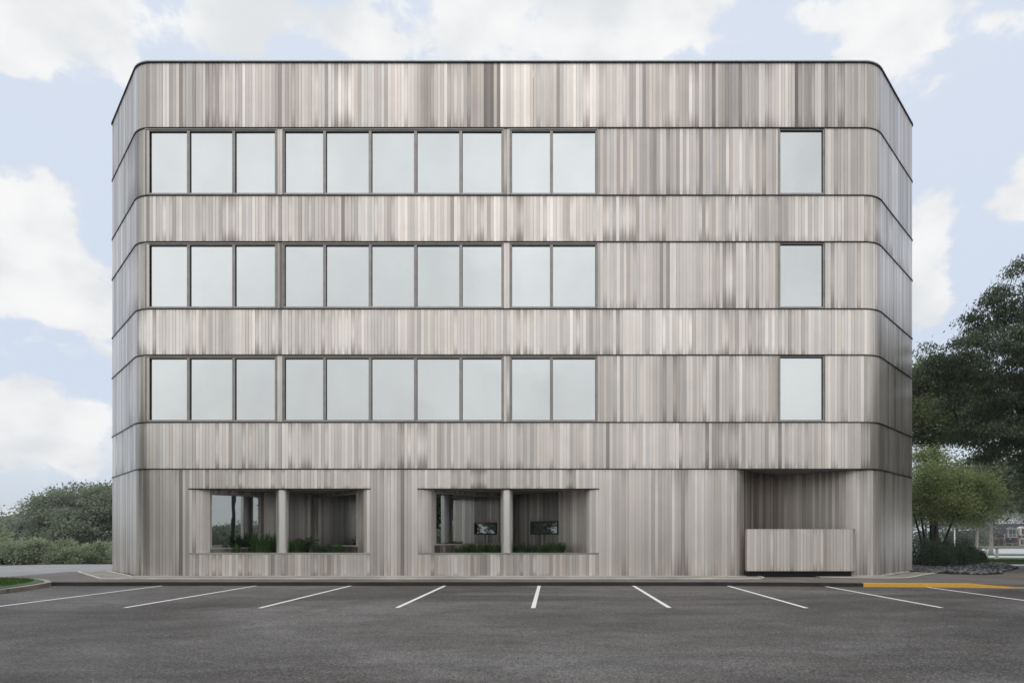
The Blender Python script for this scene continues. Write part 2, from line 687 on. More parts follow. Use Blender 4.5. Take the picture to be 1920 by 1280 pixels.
# drive at the left of the building and the street beyond
sheet('road_surface', [(-90, 17.92), (-18.2, 17.92), (-17.1, 19.6), (-17.1, 34), (-20, 34.5), (-45, 34.2), (-90, 33)], -.012, M_ROAD)

curb_pts = [(-15.1, YC - .02), (-12, YC), (-4, YC), (2, YC), (5, YC - .03), (7, YC - .14), (9.0, YC - .38)]
yel_pts = [(9.0, YC - .38), (10.2, YC - .48), (11.2, YC - .53), (12.0, YC - .60), (12.6, YC - .74), (13.0, YC - .84)]
far_pts = [(13.0, YC - .84), (14.5, YC - .9), (18, YC - .9), (40, YC - .9)]
walk_front = [(x, y + .15) for x, y in curb_pts + yel_pts[1:] + far_pts[1:]]
# walk in front of the building, reaching round its right side
walk = walk_front + [(40, 18.6), (30, 19.5), (26.0, 23.5), (22.3, 27.0), (19.2, 27.5), (14.05, 22.70), (10.9, 23.5), (-13.9, 23.5), (-17.2, 23.5), (-18.6, 22.4), (-18.4, 19.5), (-16.6, 18.3), (-15.6, 17.75)]
sheet('sidewalk', walk, SW, M_WALK, thick=.2, flat=0.0)
ribbon('curb', curb_pts, .15, -.1, SW + .004, M_CURB, kind='structure')


def taper(i):
    return [0, 0, 0, 0, -.05, -.075][i]


yc = ribbon('yellow_curb', yel_pts, .15, -.1, SW + .006, M_YELLOW, kind='structure', zf=taper)
ribbon('ramp_edge', far_pts, .15, -.1, .02, make_concrete('ramp_edge_concrete', (.30, .22, .13), (.42, .33, .22), 0), kind='structure')

# parking bay lines
b = MB()
for i in range(-2, 11):
    xc = PX(305, YC) + i * 2.786
    yc_ = YC
    for (a, bb), (c, d) in zip(curb_pts + yel_pts[1:] + far_pts[1:], (curb_pts + yel_pts[1:] + far_pts[1:])[1:]):
        if a <= xc <= c: yc_ = bb + (d - bb) * (xc - a) / (c - a)
    if i < 0:
        continue
    y0, y1 = yc_ - .03, 11.9 + (0.06 if i % 2 else 0)
    w = .046
    lean = .0
    b.quad((xc - w, y1, .004), (xc + w, y1, .004), (xc + w, y0, .004), (xc - w, y0, .004))
o = b.build('parking_lines', M_WHITE)
o['kind'] = 'structure'

b = MB()
cp = [(0, 1196.7), (30, 1192), (67, 1186.7), (110, 1179), (150, 1171.7), (213, 1161.7), (240, 1158), (267, 1153), (300, 1145), (350, 1137), (392, 1134)]
cw = []
for px, py in cp:
    Yc = CAMZ * F / (py - CY)
    cw.append(Vector((PX(px, Yc), Yc)))
fine_ = []
for a, c in zip(cw, cw[1:]):
    for k in range(8):
        q = a.lerp(c, k / 8)
        fine_.append(q + Vector((random.gauss(0, .012), random.gauss(0, .018))))
for a, c in zip(fine_, fine_[1:]):
    h_ = random.uniform(.006, .013)
    b.quad((a.x, a.y - h_, .003), (c.x, c.y - h_, .003), (c.x, c.y + h_, .003), (a.x, a.y + h_, .003))
o = b.build('asphalt_crack', M_GASK)
o['kind'] = 'structure'

# grass island at the left, with its curb
isl = [(-15.35, 17.62), (-14.95, 17.2), (-14.55, 16.3), (-14.2, 15.2), (-14.0, 14.0), (-14.0, 12.6), (-14.3, 11.6), (-15.2, 10.8), (-17, 10.6), (-40, 10.6),
       (-40, 19.0), (-19, 19.0), (-17.2, 18.8), (-16.2, 18.35)]
sheet('lawn_island', isl, .13, M_GRASS, thick=.2, flat=0.0)
rim = isl[::-1]
rim = [isl[-3], isl[-2], isl[-1]] + isl[0:9]
ribbon('island_curb', rim, .17, -.05, .115, M_CURBP, kind='structure')

# --------------------------------- the building
OFF = empty('office_building', (-1.5, D, 0), 'four-storey office block clad in weathered silver-brown vertical metal boards with strips of mirror windows', 'building')


def rounded(pts, rad, step=.11):
    """open plan polyline with its inner corners rounded"""
    out = [Vector(pts[0])]
    for i in range(1, len(pts) - 1):
        a, p, c = Vector(pts[i - 1]), Vector(pts[i]), Vector(pts[i + 1])
        r = rad[i]
        u = (a - p).normalized()
        w = (c - p).normalized()
        ang = u.angle(w)
        if r <= 0 or ang > math.pi - .02:
            out.append(p)
            continue
        t = r / math.tan(ang / 2)
        ctr = p + (u + w).normalized() * (r / math.sin(ang / 2))
        s = p + u * t
        e = p + w * t
        a0 = math.atan2(s.y - ctr.y, s.x - ctr.x)
        a1 = math.atan2(e.y - ctr.y, e.x - ctr.x)
        da = (a1 - a0 + math.pi) % (2 * math.pi) - math.pi
        n = max(4, int(abs(da) * r / step) + 1)
        for k in range(n + 1):
            q = a0 + da * k / n
            out.append(Vector((ctr.x + r * math.cos(q), ctr.y + r * math.sin(q))))
    out.append(Vector(pts[-1]))
    return out


BOARD = .1115
_cl = np.random.default_rng(5)


def tone_curve(n):
    """board tones in clusters, like runs of boards weathered alike"""
    base = np.empty(n)
    i = 0
    cur = .5
    while i < n:
        L = int(_cl.integers(2, 9))
        cur = .66 + .080 * _cl.standard_normal()
        base[i:i + L] = cur
        i += L
    t = base + .088 * _cl.standard_normal(n)
    k = _cl.random(n)
    t[k < .06] -= .20
    t[k > .93] += .19
    return np.clip(t, 0, 1)


def cladding(name, path, z0, z1, parent, dark_spots=(), bias=0.0, label=None, phase=0.0):
    """boards standing along a plan polyline; outward is to the right of the path"""
    P = [Vector(p) for p in path]
    seg = [(P[i + 1] - P[i]).length for i in range(len(P) - 1)]
    S = np.concatenate([[0], np.cumsum(seg)])
    L = S[-1]
    nb = max(1, round(L / BOARD))
    w = L / nb

    def at(s):
        s = min(max(s, 0), L)
        i = min(int(np.searchsorted(S, s, side='right')) - 1, len(seg) - 1)
        t = (s - S[i]) / seg[i]
        p = P[i].lerp(P[i + 1], t)
        dd = (P[i + 1] - P[i]).normalized()
        return p, Vector((-dd.y, dd.x))   # inward
    dp = .008
    G = [float(x) for x in .0012 + .0042 * _cl.random(nb + 1) ** 1.6]
    b = MB()
    tone, hue, stain, vt, bu = [], [], [], [], []
    T = tone_curve(nb)
    H = np.clip(.10 + .20 * _cl.standard_normal(nb), 0, 1)
    # staining runs in groups of boards, strong on some and absent on others
    St = np.zeros(nb)
    i = 0
    while i < nb:
        Lr = int(_cl.integers(3, 14))
        St[i:i + Lr] = max(0, _cl.normal() * .35)
        i += Lr
    St = np.clip(St * 1.5 * _cl.random(nb) ** 1.6 + .55 * _cl.random(nb) ** 6, 0, 1)
    for i in range(nb):
        s0, s1 = i * w, (i + 1) * w
        pa, na = at(s0 + G[i])
        pb, nb_ = at(s1 - G[i + 1])
        pm, nm = at((s0 + s1) / 2)
        q = [pa + na * dp, pa, pb, pb + nb_ * dp]
        if i < nb - 1:
            pc, nc = at(s1 + G[i + 1])
            q.append(pc + nc * dp)
        # slightly uneven board faces catch the light differently
        tw = .0005 * _cl.standard_normal()
        q[1] = q[1] + na * (tw + .0)
        q[2] = q[2] - nb_ * tw
        base = len(b.v)
        for qi_, p in enumerate(q):
            bu += [0.0 if qi_ < 2 else 1.0] * 2
            b.v.append((p.x, p.y, z0)); vt.append(0.0)
            b.v.append((p.x, p.y, z1)); vt.append(1.0)
        px = CX + pm.x / max(pm.y, 1) * F
        tn = T[i] + bias
        for (c, ww, k) in dark_spots:
            tn -= k * math.exp(-((px - c) / ww) ** 2) * (.5 + .8 * _cl.random())
        tn = min(max(tn, 0), 1)
        for k in range(len(q) - 1):
            b.f.append((base + 2 * k, base + 2 * k + 2, base + 2 * k + 3, base + 2 * k + 1))
            tone.append(tn if k == 1 else tn * .35)
            hue.append(H[i]); stain.append(St[i])
    b.att = {'tone': ('FACE', tone), 'hue': ('FACE', hue), 'stain': ('FACE', stain), 'vt': ('POINT', vt), 'bu': ('POINT', bu)}
    o = b.build(name, M_CLAD, parent)
    if label: o['label'] = label
    return o


CL, CR = -13.98, 10.95
CORN = [(CR, D), (14.0, 22.72), (14.0, 40), (10.9, 43.2), (CL, 43.2), (-17.1, 40), (-17.1, 22.68), (CL, D)]
CRAD = [1.1, .25, .5, .5, .5, .5, .25, 1.1]


def upper(x0, x1, e=0.0):
    """outline from (x0, facade) rightwards around the building to (x1, facade)"""
    pts = [(x0, D)] + CORN + [(x1, D)]
    return rounded(pts, [0] + CRAD + [0])


def facade(x0, x1, y=D):
    return [(x0, y), (x1, y)]


def grow(path, e):
    """push a closed-ish outline outwards by e"""
    out = []
    n = len(path)
    for i, p in enumerate(path):
        t = (path[min(i + 1, n - 1)] - path[max(i - 1, 0)]).normalized()
        out.append(p + Vector((t.y, -t.x)) * e)
    return out


# horizontal joints measured down the facade: parapet top, then eight bands
YL = [117, 240, 366.3, 453.5, 579, 665.5, 791.5, 879]
ZL = [ZF(y) for y in YL]
TH = .017                                    # half height of a joint trim
GRP = [(274, 518, [274, 353, 438, 518]), (531, 943, [531, 608.5, 694, 779, 864, 943]), (957, 1119, [957, 1034, 1119]), (1460.5, 1545.5, [1460.5, 1545.5])]
spots_top = [(805, 12, .25), (875, 16, .33), (915, 14, .30), (930, 6, .3), (1360, 20, .15), (1548, 12, .15), (268, 20, .12)]
xs = lambda px: PX(px, D)

for bi in range(7):
    z1 = ZL[bi] - TH
    z0 = ZL[bi + 1] + TH
    is_win = bi in (1, 3, 5)
    bias = [-.19, -.16, -.05, -.08, .01, .01, .04][bi]
    if not is_win:
        pth = upper(xs(1000), xs(1000))
        cladding('spandrel_band', pth, z0, z1, OFF, spots_top if bi == 0 else [(262, 25, .12), (1650, 25, .08), (1119, 3, .4), (1461, 3, .3), (524, 3, .3)], bias)
    else:
        g = GRP
        cladding('wall_band', upper(xs(g[3][1]), xs(g[0][0])), z0, z1, OFF, [(262, 25, .15)], bias)
        cladding('wall_band', facade(xs(g[0][1]), xs(g[1][0])), z0, z1, OFF, (), bias - .05)
        cladding('wall_band', facade(xs(g[1][1]), xs(g[2][0])), z0, z1, OFF, (), bias - .05)
        cladding('wall_band', facade(xs(g[2][1]), xs(g[3][0])), z0, z1, OFF, [(1130, 10, .12), (1250, 30, .1), (1350, 25, .1)], bias)
        # windows
        zt, zb = z1 - .012, z0
        for gi, (ga, gb, ed) in enumerate(g):
            if len(ed) > 2:
                fr = MB()
                fr.box(xs(ga) + .002, xs(gb) - .002, D - .014, D + .30, zt - .035, zt)
                o = fr.build('window_head', M_FRAMEL, OFF)
            for a, c in zip(ed, ed[1:]):
                xa, xc = xs(a), xs(c)
                f0 = MB()
                top = zt - .038 if len(ed) > 2 else zt
                ea = .040
                f0.box(xa + .004, xa + ea, D + .004, D + .22, zb + .002, top)
                f0.box(xc - ea, xc - .004, D + .004, D + .22, zb + .002, top)
                f0.box(xa + ea, xc - ea, D + .012, D + .22, top - .03, top)
                f0.box(xa + ea, xc - ea, D - .006, D + .22, zb + .002, zb + .062)
                w = f0.build('window', M_FRAME, OFF)
                gk = MB()
                gd = D + .055
                i0, i1, j0, j1 = xa + ea, xc - ea, zb + .062, top - .03
                t = .012
                gk.box(i0, i0 + t, gd - .045, gd, j0, j1)
                gk.box(i1 - t, i1, gd - .045, gd, j0, j1)
                gk.box(i0 + t, i1 - t, gd - .045, gd, j1 - .026, j1)
                gk.box(i0 + t, i1 - t, gd - .030, gd, j0, j0 + .010)
                gk.build('gasket', M_GASK, w)
                pn = MB()
                # each pane leans a hair differently
                ja, jb = random.uniform(-.002, .002), random.uniform(-.003, .003)
                pn.v = [(i0, gd + ja, j0), (i1, gd - ja, j0), (i1, gd - ja + jb, j1), (i0, gd + ja + jb, j1),
                        (i0, gd + .03, j0), (i1, gd + .03, j0), (i1, gd + .03, j1), (i0, gd + .03, j1)]
                pn.f = [(0, 1, 2, 3), (5, 4, 7, 6), (0, 4, 5, 1), (1, 5, 6, 2), (2, 6, 7, 3), (3, 7, 4, 0)]
                pn.build('pane', M_GLASS, w)
        # light jamb flashing at the group ends
        for ga, gb, ed in g:
            for x, s in ((xs(ga), -1), (xs(gb), 1)):
                jb_ = MB()
                jb_.box(min(x, x + s * .03), max(x, x + s * .03), D - .016, D + .1, z0, z1 - .002)
                jb_.build('jamb_flashing', M_FRAMEL, OFF)


def loop_band(name, path, e, z0, z1, inner, mat):
    """closed ring of rectangular section round the outline"""
    b = MB()
    o_ = grow(path, e)
    i_ = grow(path, -inner)
    n = len(path)
    for p, q in zip(o_, i_):
        b.v += [(p.x, p.y, z0), (p.x, p.y, z1), (q.x, q.y, z1), (q.x, q.y, z0)]
    for i in range(n - 1):
        a, c = 4 * i, 4 * (i + 1)
        for k in range(4):
            b.f.append((a + k, c + k, c + (k + 1) % 4, a + (k + 1) % 4))
    return b.build(name, mat, OFF)


full = upper(xs(1000), xs(1000))
for i in range(1, 8):
    loop_band('joint_trim', full, .022, ZL[i] - TH, ZL[i] + TH, .05, M_TRIM)
loop_band('parapet_cap', full, .035, ZL[0] - .022, ZL[0] + .010, .35, M_TRIM)
loop_band('cap_flashing', full, .022, ZL[0] + .010, ZL[0] + .055, .35, plain('cap_metal', (.42, .47, .48), .4, .3))
b = MB()
b.poly([(p.x, p.y, ZL[0] - .3) for p in grow(full[:-1], -.30)])
b.build('roof', M_ROOF, OFF)
# soffit under the first floor, seen in the entrance recess
b = MB()
b.poly([(p.x, p.y, ZL[7] - .004) for p in grow(full[:-1], -.045)])
b.build('soffit', M_SOFF, OFF)

# ground floor
ZT0 = ZL[7] - TH
ZB = SW + .02
N1, N2 = -9.2, -1.49
HW = 2.8
APY = D + HW
ZC = ZF(916)             # ceiling of the nooks
ZP = ZF(1037)            # planter top
CH = .6
NB = -.46           # tone bias that paints the shade of the nooks into their boards
t6 = CH * math.tan(R(22.5))
E = {k: (c - HW - t6, c + HW + t6) for k, c in ((1, N1), (2, N2))}
gpts = [(E[2][1], D), (6.31, D), (8.41, 21.8), (10.73, 19.48), (14.0, 22.72)] + CORN[2:] + [(E[1][0], D)]
grad = [0, .7, 0, .8, .25] + CRAD[2:] + [0]
gp = rounded(gpts, grad)
ia = next(i for i, p in enumerate(gp) if p.y > D + .19 and p.x > 6)
ib = next(i for i, p in enumerate(gp) if p.x > 8.41 and p.y < 20.4)
cladding('ground_floor_wall', gp[:ia + 1], ZB, ZT0, OFF, (), .04)
im = next(i for i, p in enumerate(gp) if abs(p.x - 8.41) < .01)
cladding('recess_wall', gp[ia:im + 1], ZB, ZT0, OFF, (), -.50)  # recess shade painted into the board tone, deeper on this left wall
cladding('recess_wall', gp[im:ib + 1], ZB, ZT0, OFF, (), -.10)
cladding('ground_floor_wall', gp[ib:], ZB, ZT0, OFF, [(290, 60, .16)], .06)  # boards toned darker at the left end to imitate light falloff
cladding('ground_floor_wall', facade(E[1][1], E[2][0]), ZB, ZT0, OFF, [(755, 8, .38), (715, 12, .1), (700, 5, .2)], .06)
for k, c in ((1, N1), (2, N2)):
    a, e = E[k]
    # fascia above and planter wall below stay in the facade plane
    cladding('fascia_panel', facade(a, e), ZC + .012, ZT0, OFF, (), .02)
    cladding('planter_wall', facade(a, e), ZB, ZP - .03, OFF, (), .06)
    b = MB()
    b.box(a, e, D - .012, D + .22, ZP - .03, ZP + .022)
    b.build('planter_coping', M_FRAMEL if k == 2 else M_FRAME, OFF)
    b = MB()
    b.box(a - .02, e + .02, D - .016, D + .10, ZC - .022, ZC + .012)
    b.build('fascia_trim', M_TRIM, OFF)
    b = MB()
    b.poly([(a, D + .02, ZC - .004), (e, D + .02, ZC - .004), (e - .2, D + .3, ZC - .004), (c, APY + .1, ZC - .004), (a + .2, D + .3, ZC - .004)])
    b.build('nook_ceiling', M_SOFF, OFF)
    b = MB()
    b.poly([(a, D + .1, ZP - .08), (e, D + .1, ZP - .08), (c, APY, ZP - .08)])
    b.build('planter_soil', M_SOIL, OFF)

    # the two walls of the nook, cut for their glazing
    def wl(t, side):
        return (c - HW + t, D + t) if side < 0 else (c + HW - t, D + t)
    path_l = rounded([(a, D), (c - HW, D), (c, APY)], [0, CH, 0])
    path_r = rounded([(c, APY), (c + HW, D), (e, D)], [0, CH, 0])

    def cut(side, t0, t1, z0, z1):
        """wall boards around one opening between t0 and t1 (plan metres from the corner)"""
        full_ = path_l if side < 0 else path_r
        if side < 0:
            first = [p for p in full_ if p.y < D + t0 - .001] + [Vector(wl(t0, side))]
            last = [Vector(wl(t1, side)), Vector((c, APY))]
        else:
            first = [Vector((c, APY)), Vector(wl(t1, side))]
            last = [Vector(wl(t0, side))] + [p for p in full_ if p.y < D + t0 - .001]
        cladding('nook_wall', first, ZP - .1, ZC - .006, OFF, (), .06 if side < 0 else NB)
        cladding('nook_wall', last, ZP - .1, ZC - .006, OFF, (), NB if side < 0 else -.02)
        q0, q1 = (Vector(wl(t0, side)), Vector(wl(t1, side)))
        if side > 0: q0, q1 = q1, q0
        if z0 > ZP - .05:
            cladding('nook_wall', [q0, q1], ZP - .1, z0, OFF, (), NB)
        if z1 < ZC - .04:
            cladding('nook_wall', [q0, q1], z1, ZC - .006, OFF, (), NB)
        d_ = (q1 - q0).normalized()
        inn = Vector((-d_.y, d_.x))
        f0 = MB()
        fw = .05

        def sl(s0, s1, o0, o1, za, zb, mb):
            p0 = q0 + d_ * s0 + inn * o0
            p1 = q0 + d_ * s1 + inn * o0
            mb.slab(tuple(p0), tuple(p1), o1 - o0, za, zb)
        L = (q1 - q0).length
        pr = -.03
        sl(0, fw, pr, .1, z0, z1, f0)
        sl(L - fw, L, pr, .1, z0, z1, f0)
        sl(fw, L - fw, pr, .1, z1 - fw, z1, f0)
        sl(fw, L - fw, pr, .1, z0, z0 + fw, f0)
        w_ = f0.build('window', M_FRAME if (z1 - z0) > 1 else M_GASK, OFF)
        g0 = MB()
        sl(fw, L - fw, .035, .06, z0 + fw, z1 - fw, g0)
        g0.build('pane', M_GLASSD, w_)
    if k == 1:
        cut(-1, .29, 1.44, 1.02, 2.93)
        cut(1, .26, 2.70, 1.10, 2.97)
    else:
        cut(-1, .26, 2.70, 1.15, 2.97)
        cut(1, 1.10, 2.12, 1.53, 2.01)

    # round board-clad column
    cx_ = {1: -9.21, 2: -1.56}[k]
    cr = .214
    cyl = [Vector((cx_ + cr * math.cos(q), D + .27 + cr * math.sin(q))) for q in np.linspace(-math.pi, math.pi, 37)]
    b = MB()
    for p in cyl[:-1]:
        b.v += [(p.x, p.y, ZP + .005), (p.x, p.y, ZC - .03)]
    for q in range(36):
        a_ = 2 * q; c_ = 2 * ((q + 1) % 36)
        b.f.append((a_, c_, c_ + 1, a_ + 1))
    b.build('column', M_COL, OFF, smooth=True)
    cyl2 = [Vector((cx_ + (cr + .012) * math.cos(q), D + .27 + (cr + .012) * math.sin(q))) for q in np.linspace(-math.pi, math.pi, 37)]
    b = MB()
    b.hexa([tuple(p) for p in cyl2[:-1]], ZC - .032, ZC - .006)
    b.build('column_collar', M_TRIM, OFF)
    b = MB()
    b.hexa([tuple(p) for p in cyl2[:-1]], ZP - .08, ZP + .006)
    b.build('column_base', M_FRAME, OFF)

# hanging board-clad screen in front of the entrance recess
SY = 19.50
sx0, sx1 = PX(1400.5, SY), PX(1604, SY)
sz1, sz0 = CAMZ + (CY - 991.5) / F * SY, CAMZ + (CY - 1070) / F * SY
scr = empty('entrance_screen', ((sx0 + sx1) / 2, SY, SW), 'low floating board-clad screen standing in front of the entrance recess', 'screen')
cladding('front_panel', [(sx0, SY), (sx1, SY), (sx1, SY + .26), (sx0, SY + .26), (sx0, SY)], sz0, sz1, scr, (), .12)
b = MB()
b.box(sx0 + .004, sx1 - .004, SY + .004, SY + .256, sz1 - .012, sz1 + .006)
b.build('top_cap', M_FRAMEL, scr)
b = MB()
b.box(sx0 + .004, sx1 - .004, SY + .004, SY + .256, sz0 - .014, sz0 + .004)
b.build('bottom_rail', M_TRIM, scr)
b = MB()
b.box(sx0 + .06, sx1 - .06, SY + .17, SY + .25, SW - .01, sz0 - .012)
b.build('base', M_TRIM, scr, bevel=.01)

# pale-edged pad along the foot of the wall
o1 = [(6.62, 18.62), (-14.42, 18.62), (-18.15, 22.35)]
w1 = [(-17.35, 22.9), (-14.05, D - .03), (6.1, D - .03)]
sheet('paved_pad', o1 + [(-17.95, 22.9)] + w1 + [(6.5, D + .05), (6.95, D)], SW + .025, M_PAD, thick=.05, flat=0)
ribbon('pad_edge', [(6.97, D + .02), (6.9, 19.0), (6.62, 18.60), (3, 18.615), (-5, 18.60), (-10, 18.61), (-14.42, 18.60), (-16.3, 20.45), (-18.17, 22.33)], -.055, SW, SW + .036, M_PADE, kind='structure')
ribbon('pad_edge', [(-17.2, 22.62), (-14.1, D - .10), (-14.0, D - .07), (6.3, D - .07), (6.5, D - .02)], -.055, SW, SW + .04, M_PADE, kind='structure')
o2 = [(8.8, 19.2), (10.0, 18.75), (10.75, 18.62), (11.5, 18.85), (14.3, 21.65)]
w2 = [(13.9, 22.3), (11.5, 19.85), (10.9, 19.72), (10.3, 19.8), (9.6, 20.4), (8.9, 20.9)]
sheet('paved_pad', o2 + w2, SW + .025, M_PAD, thick=.05, flat=0)
ribbon('pad_edge', [(8.8, 19.22), (10.0, 18.76), (10.75, 18.63), (11.5, 18.86), (14.32, 21.67)], .055, SW, SW + .036, M_PADE, kind='structure')
ribbon('pad_edge', [(10.0, 20.02), (10.35, 19.76), (10.73, 19.70), (11.15, 19.80), (12.6, 21.25), (14.02, 22.6)], .055, SW, SW + .04, M_PADE, kind='structure')


# --------------------------------- vegetation
def leaf_mesh(name, C, T, size, asp, mat, parent=None, lv=None, fold=.25):
    """C centres (n,3), T axis directions (n,3), size (n,) -> one mesh of small pointed leaves"""
    n = len(C)
    T = T / np.linalg.norm(T, axis=1, keepdims=True)
    r = rng.standard_normal((n, 3))
    W = np.cross(T, r)
    W /= np.linalg.norm(W, axis=1, keepdims=True)
    N = np.cross(T, W)
    s = size[:, None]
    a = C - T * s * .5
    b = C + T * s * .5
    l_ = C - W * s * asp * .5 + N * s * asp * fold - T * s * .08
    r_ = C + W * s * asp * .5 + N * s * asp * fold - T * s * .08
    V = np.stack([a, l_, b, r_], axis=1).reshape(-1, 3)
    me = bpy.data.meshes.new(name)
    me.vertices.add(4 * n)
    me.vertices.foreach_set('co', V.astype(np.float32).ravel())
    me.loops.add(4 * n)
    me.loops.foreach_set('vertex_index', np.arange(4 * n, dtype=np.int32))
    me.polygons.add(n)
    me.polygons.foreach_set('loop_start', np.arange(0, 4 * n, 4, dtype=np.int32))
    me.polygons.foreach_set('loop_total', np.full(n, 4, dtype=np.int32))
    me.update()
    at = me.attributes.new('lv', 'FLOAT', 'FACE')
    if lv is None: lv = rng.random(n)
    at.data.foreach_set('value', np.clip(lv, 0, 1).astype(np.float32))
    return link(name, me, mat, parent)


def blobs_points(lobes, n, shell=.55, seed=1):
    """points inside a union of ellipsoid lobes, mostly towards their skins"""
    g = np.random.default_rng(seed)
    out = []
    vol = np.array([(l[3] * l[4] * l[5]) ** .67 for l in lobes])
    cnt = np.maximum(1, (vol / vol.sum() * n)).astype(int)
    for l, c in zip(lobes, cnt):
        d = g.standard_normal((c, 3))
        d /= np.linalg.norm(d, axis=1, keepdims=True)
        r = (shell + (1 - shell) * g.random(c) ** .7)
        out.append(np.array(l[:3]) + d * r[:, None] * np.array(l[3:6]))
    return np.concatenate(out)


def tree(name, label, cat, base, lobes, nclump, per, leaf, asp, mat, bark, trunk_r, trunk_top, group=None, seed=1, spread=.45, stems=None, droop=.0, flat=.55, twigs=True, lean=(0, 0)):
    root = empty(name, base, label, cat, group)
    g = np.random.default_rng(seed)
    pts = blobs_points(lobes, nclump, .35, seed)
    # skeleton: trunk nodes, then every clump hangs on the nearest node already there
    bx, by, bz = base
    nodes = []
    par = []
    starts = stems or [(bx, by, bx + lean[0], by + lean[1], trunk_top)]
    for (x0, y0, x1, y1, zt) in starts:
        prev = -1
        m = 8
        for i in range(m + 1):
            t = i / m
            wob = .12 * trunk_r * 6 * math.sin(t * 5 + x0)
            nodes.append((x0 + (x1 - x0) * t ** 1.3 + wob * t, y0 + (y1 - y0) * t + wob * .4 * t, bz - .15 + (zt - bz + .15) * t))
            par.append(prev)
            prev = len(nodes) - 1
    ntr = len(nodes)
    nodes = [Vector(p) for p in nodes]
    order = np.argsort(np.linalg.norm((pts - np.array([starts[0][2], starts[0][3], trunk_top])) * np.array([1, 1, .8]), axis=1))
    A = np.array([tuple(n) for n in nodes])
    plen = [n.z for n in nodes]
    m_ = 9
    usable = [i for i in range(ntr) if (i % m_) >= 3]
    ids = list(usable)
    AA = A[ids]
    PL = np.array([plen[i] * .6 for i in ids])
    nskel = min(len(order), 260)
    skel = order[::max(1, len(order) // nskel)]
    for j in skel:
        p = pts[j]
        dd = np.linalg.norm(AA - p, axis=1) + .35 * PL + .8 * np.maximum(0, AA[:, 2] - p[2])
        k = int(np.argmin(dd))
        pi = ids[k]
        a = nodes[pi]
        q = Vector(p)
        L = (q - a).length
        mid = a.lerp(q, .5) + Vector((g.normal() * .06 * L, g.normal() * .06 * L, .08 * L))
        nodes.append(mid); par.append(pi); mi = len(nodes) - 1
        nodes.append(q); par.append(mi); qi = len(nodes) - 1
        base_l = PL[k]
        AA = np.vstack([AA, np.array(mid), np.array(q)])
        PL = np.concatenate([PL, [base_l + L * .5, base_l + L]])
        ids += [mi, qi]
    load = np.zeros(len(nodes))
    for i in range(len(nodes) - 1, -1, -1):
        load[i] += 1
        if par[i] >= 0: load[par[i]] += load[i]
    ntot = max(load[0], 1)
    rad = trunk_r * (load / ntot) ** .5
    for i in range(ntr):
        rad[i] = trunk_r * (1.0 - .45 * (i % m_) / (m_ - 1)) * (1.25 if i % m_ == 0 else 1)
    rad = np.maximum(rad, .009)
    b = MB()
    for si in range(len(starts)):
        idx = range(si * m_, si * m_ + m_)
        b.tube([nodes[i] for i in idx], [rad[i] for i in idx], 10)
    b.build('trunk', bark, root, smooth=True)
    if twigs:
        b = MB()
        for i in range(ntr, len(nodes)):
            r1 = min(rad[i] * 1.0, rad[par[i]])
            r0 = min(rad[par[i]] * .9, r1 * 1.5)
            b.tube([nodes[par[i]], nodes[i]], [r0, r1], 5, cap=False)
        b.build('limbs', bark, root, smooth=True)
    # leaves: clumps of different density and tone
    n = nclump
    pts = pts[:n]
    ctone = g.random(len(pts))
    dens = (g.random(len(pts)) ** .6 * per).astype(int) + 4
    idx = np.repeat(np.arange(len(pts)), dens)
    off = g.standard_normal((len(idx), 3)) * spread
    off[:, 2] *= flat
    off[:, 2] -= droop * (off[:, 0] ** 2 + off[:, 1] ** 2)
    C = pts[idx] + off
    T = off * .6 + g.standard_normal((len(idx), 3)) * .5 * spread
    T[:, 2] -= droop * 1.2
    size = leaf * (.7 + .6 * g.random(len(idx)))
    lv = .55 * ctone[idx] + .45 * g.random(len(idx))
    leaf_mesh('crown', C, T, size, asp, mat, root, lv)
    return root


# near honey locust whose crown reaches in from the right
def at(px, py, Y):
    return (PX(px, Y), Y, CAMZ + (CY - py) / F * Y)


def lobe(px, py, Y, rx, ry, rz=None):
    """lobe given where it stands in the view; radii in photo pixels at that distance"""
    x, y, z = at(px, py, Y)
    k = Y / F
    return (x, y, z, rx * k, rx * k * .9, (rz or ry) * k)


lobes = [lobe(1925, 560, 22, 62, 70), lobe(1845, 600, 22.5, 62, 42), lobe(1870, 665, 21.5, 95, 55), lobe(1800, 655, 22, 70, 34),
         lobe(1785, 705, 22.5, 52, 40), lobe(1880, 740, 22, 90, 50), lobe(1815, 770, 22.5, 62, 36), lobe(1905, 810, 21.5, 75, 45),
         lobe(1850, 830, 23, 60, 30), lobe(1960, 640, 21.5, 100, 110), lobe(2010, 720, 22.5, 120, 130), lobe(1965, 835, 22, 100, 50), lobe(1990, 560, 23, 90, 80)]
tree('honey_locust', 'tall dark feathery tree whose crown reaches in at the right edge', 'tree', (19.0, 22.6, 0), lobes, 430, 330, .105, .38, M_LOCUST, M_BARK, .22, 5.5, seed=3, spread=.25, droop=.45, flat=.34, lean=(-.2, .2))
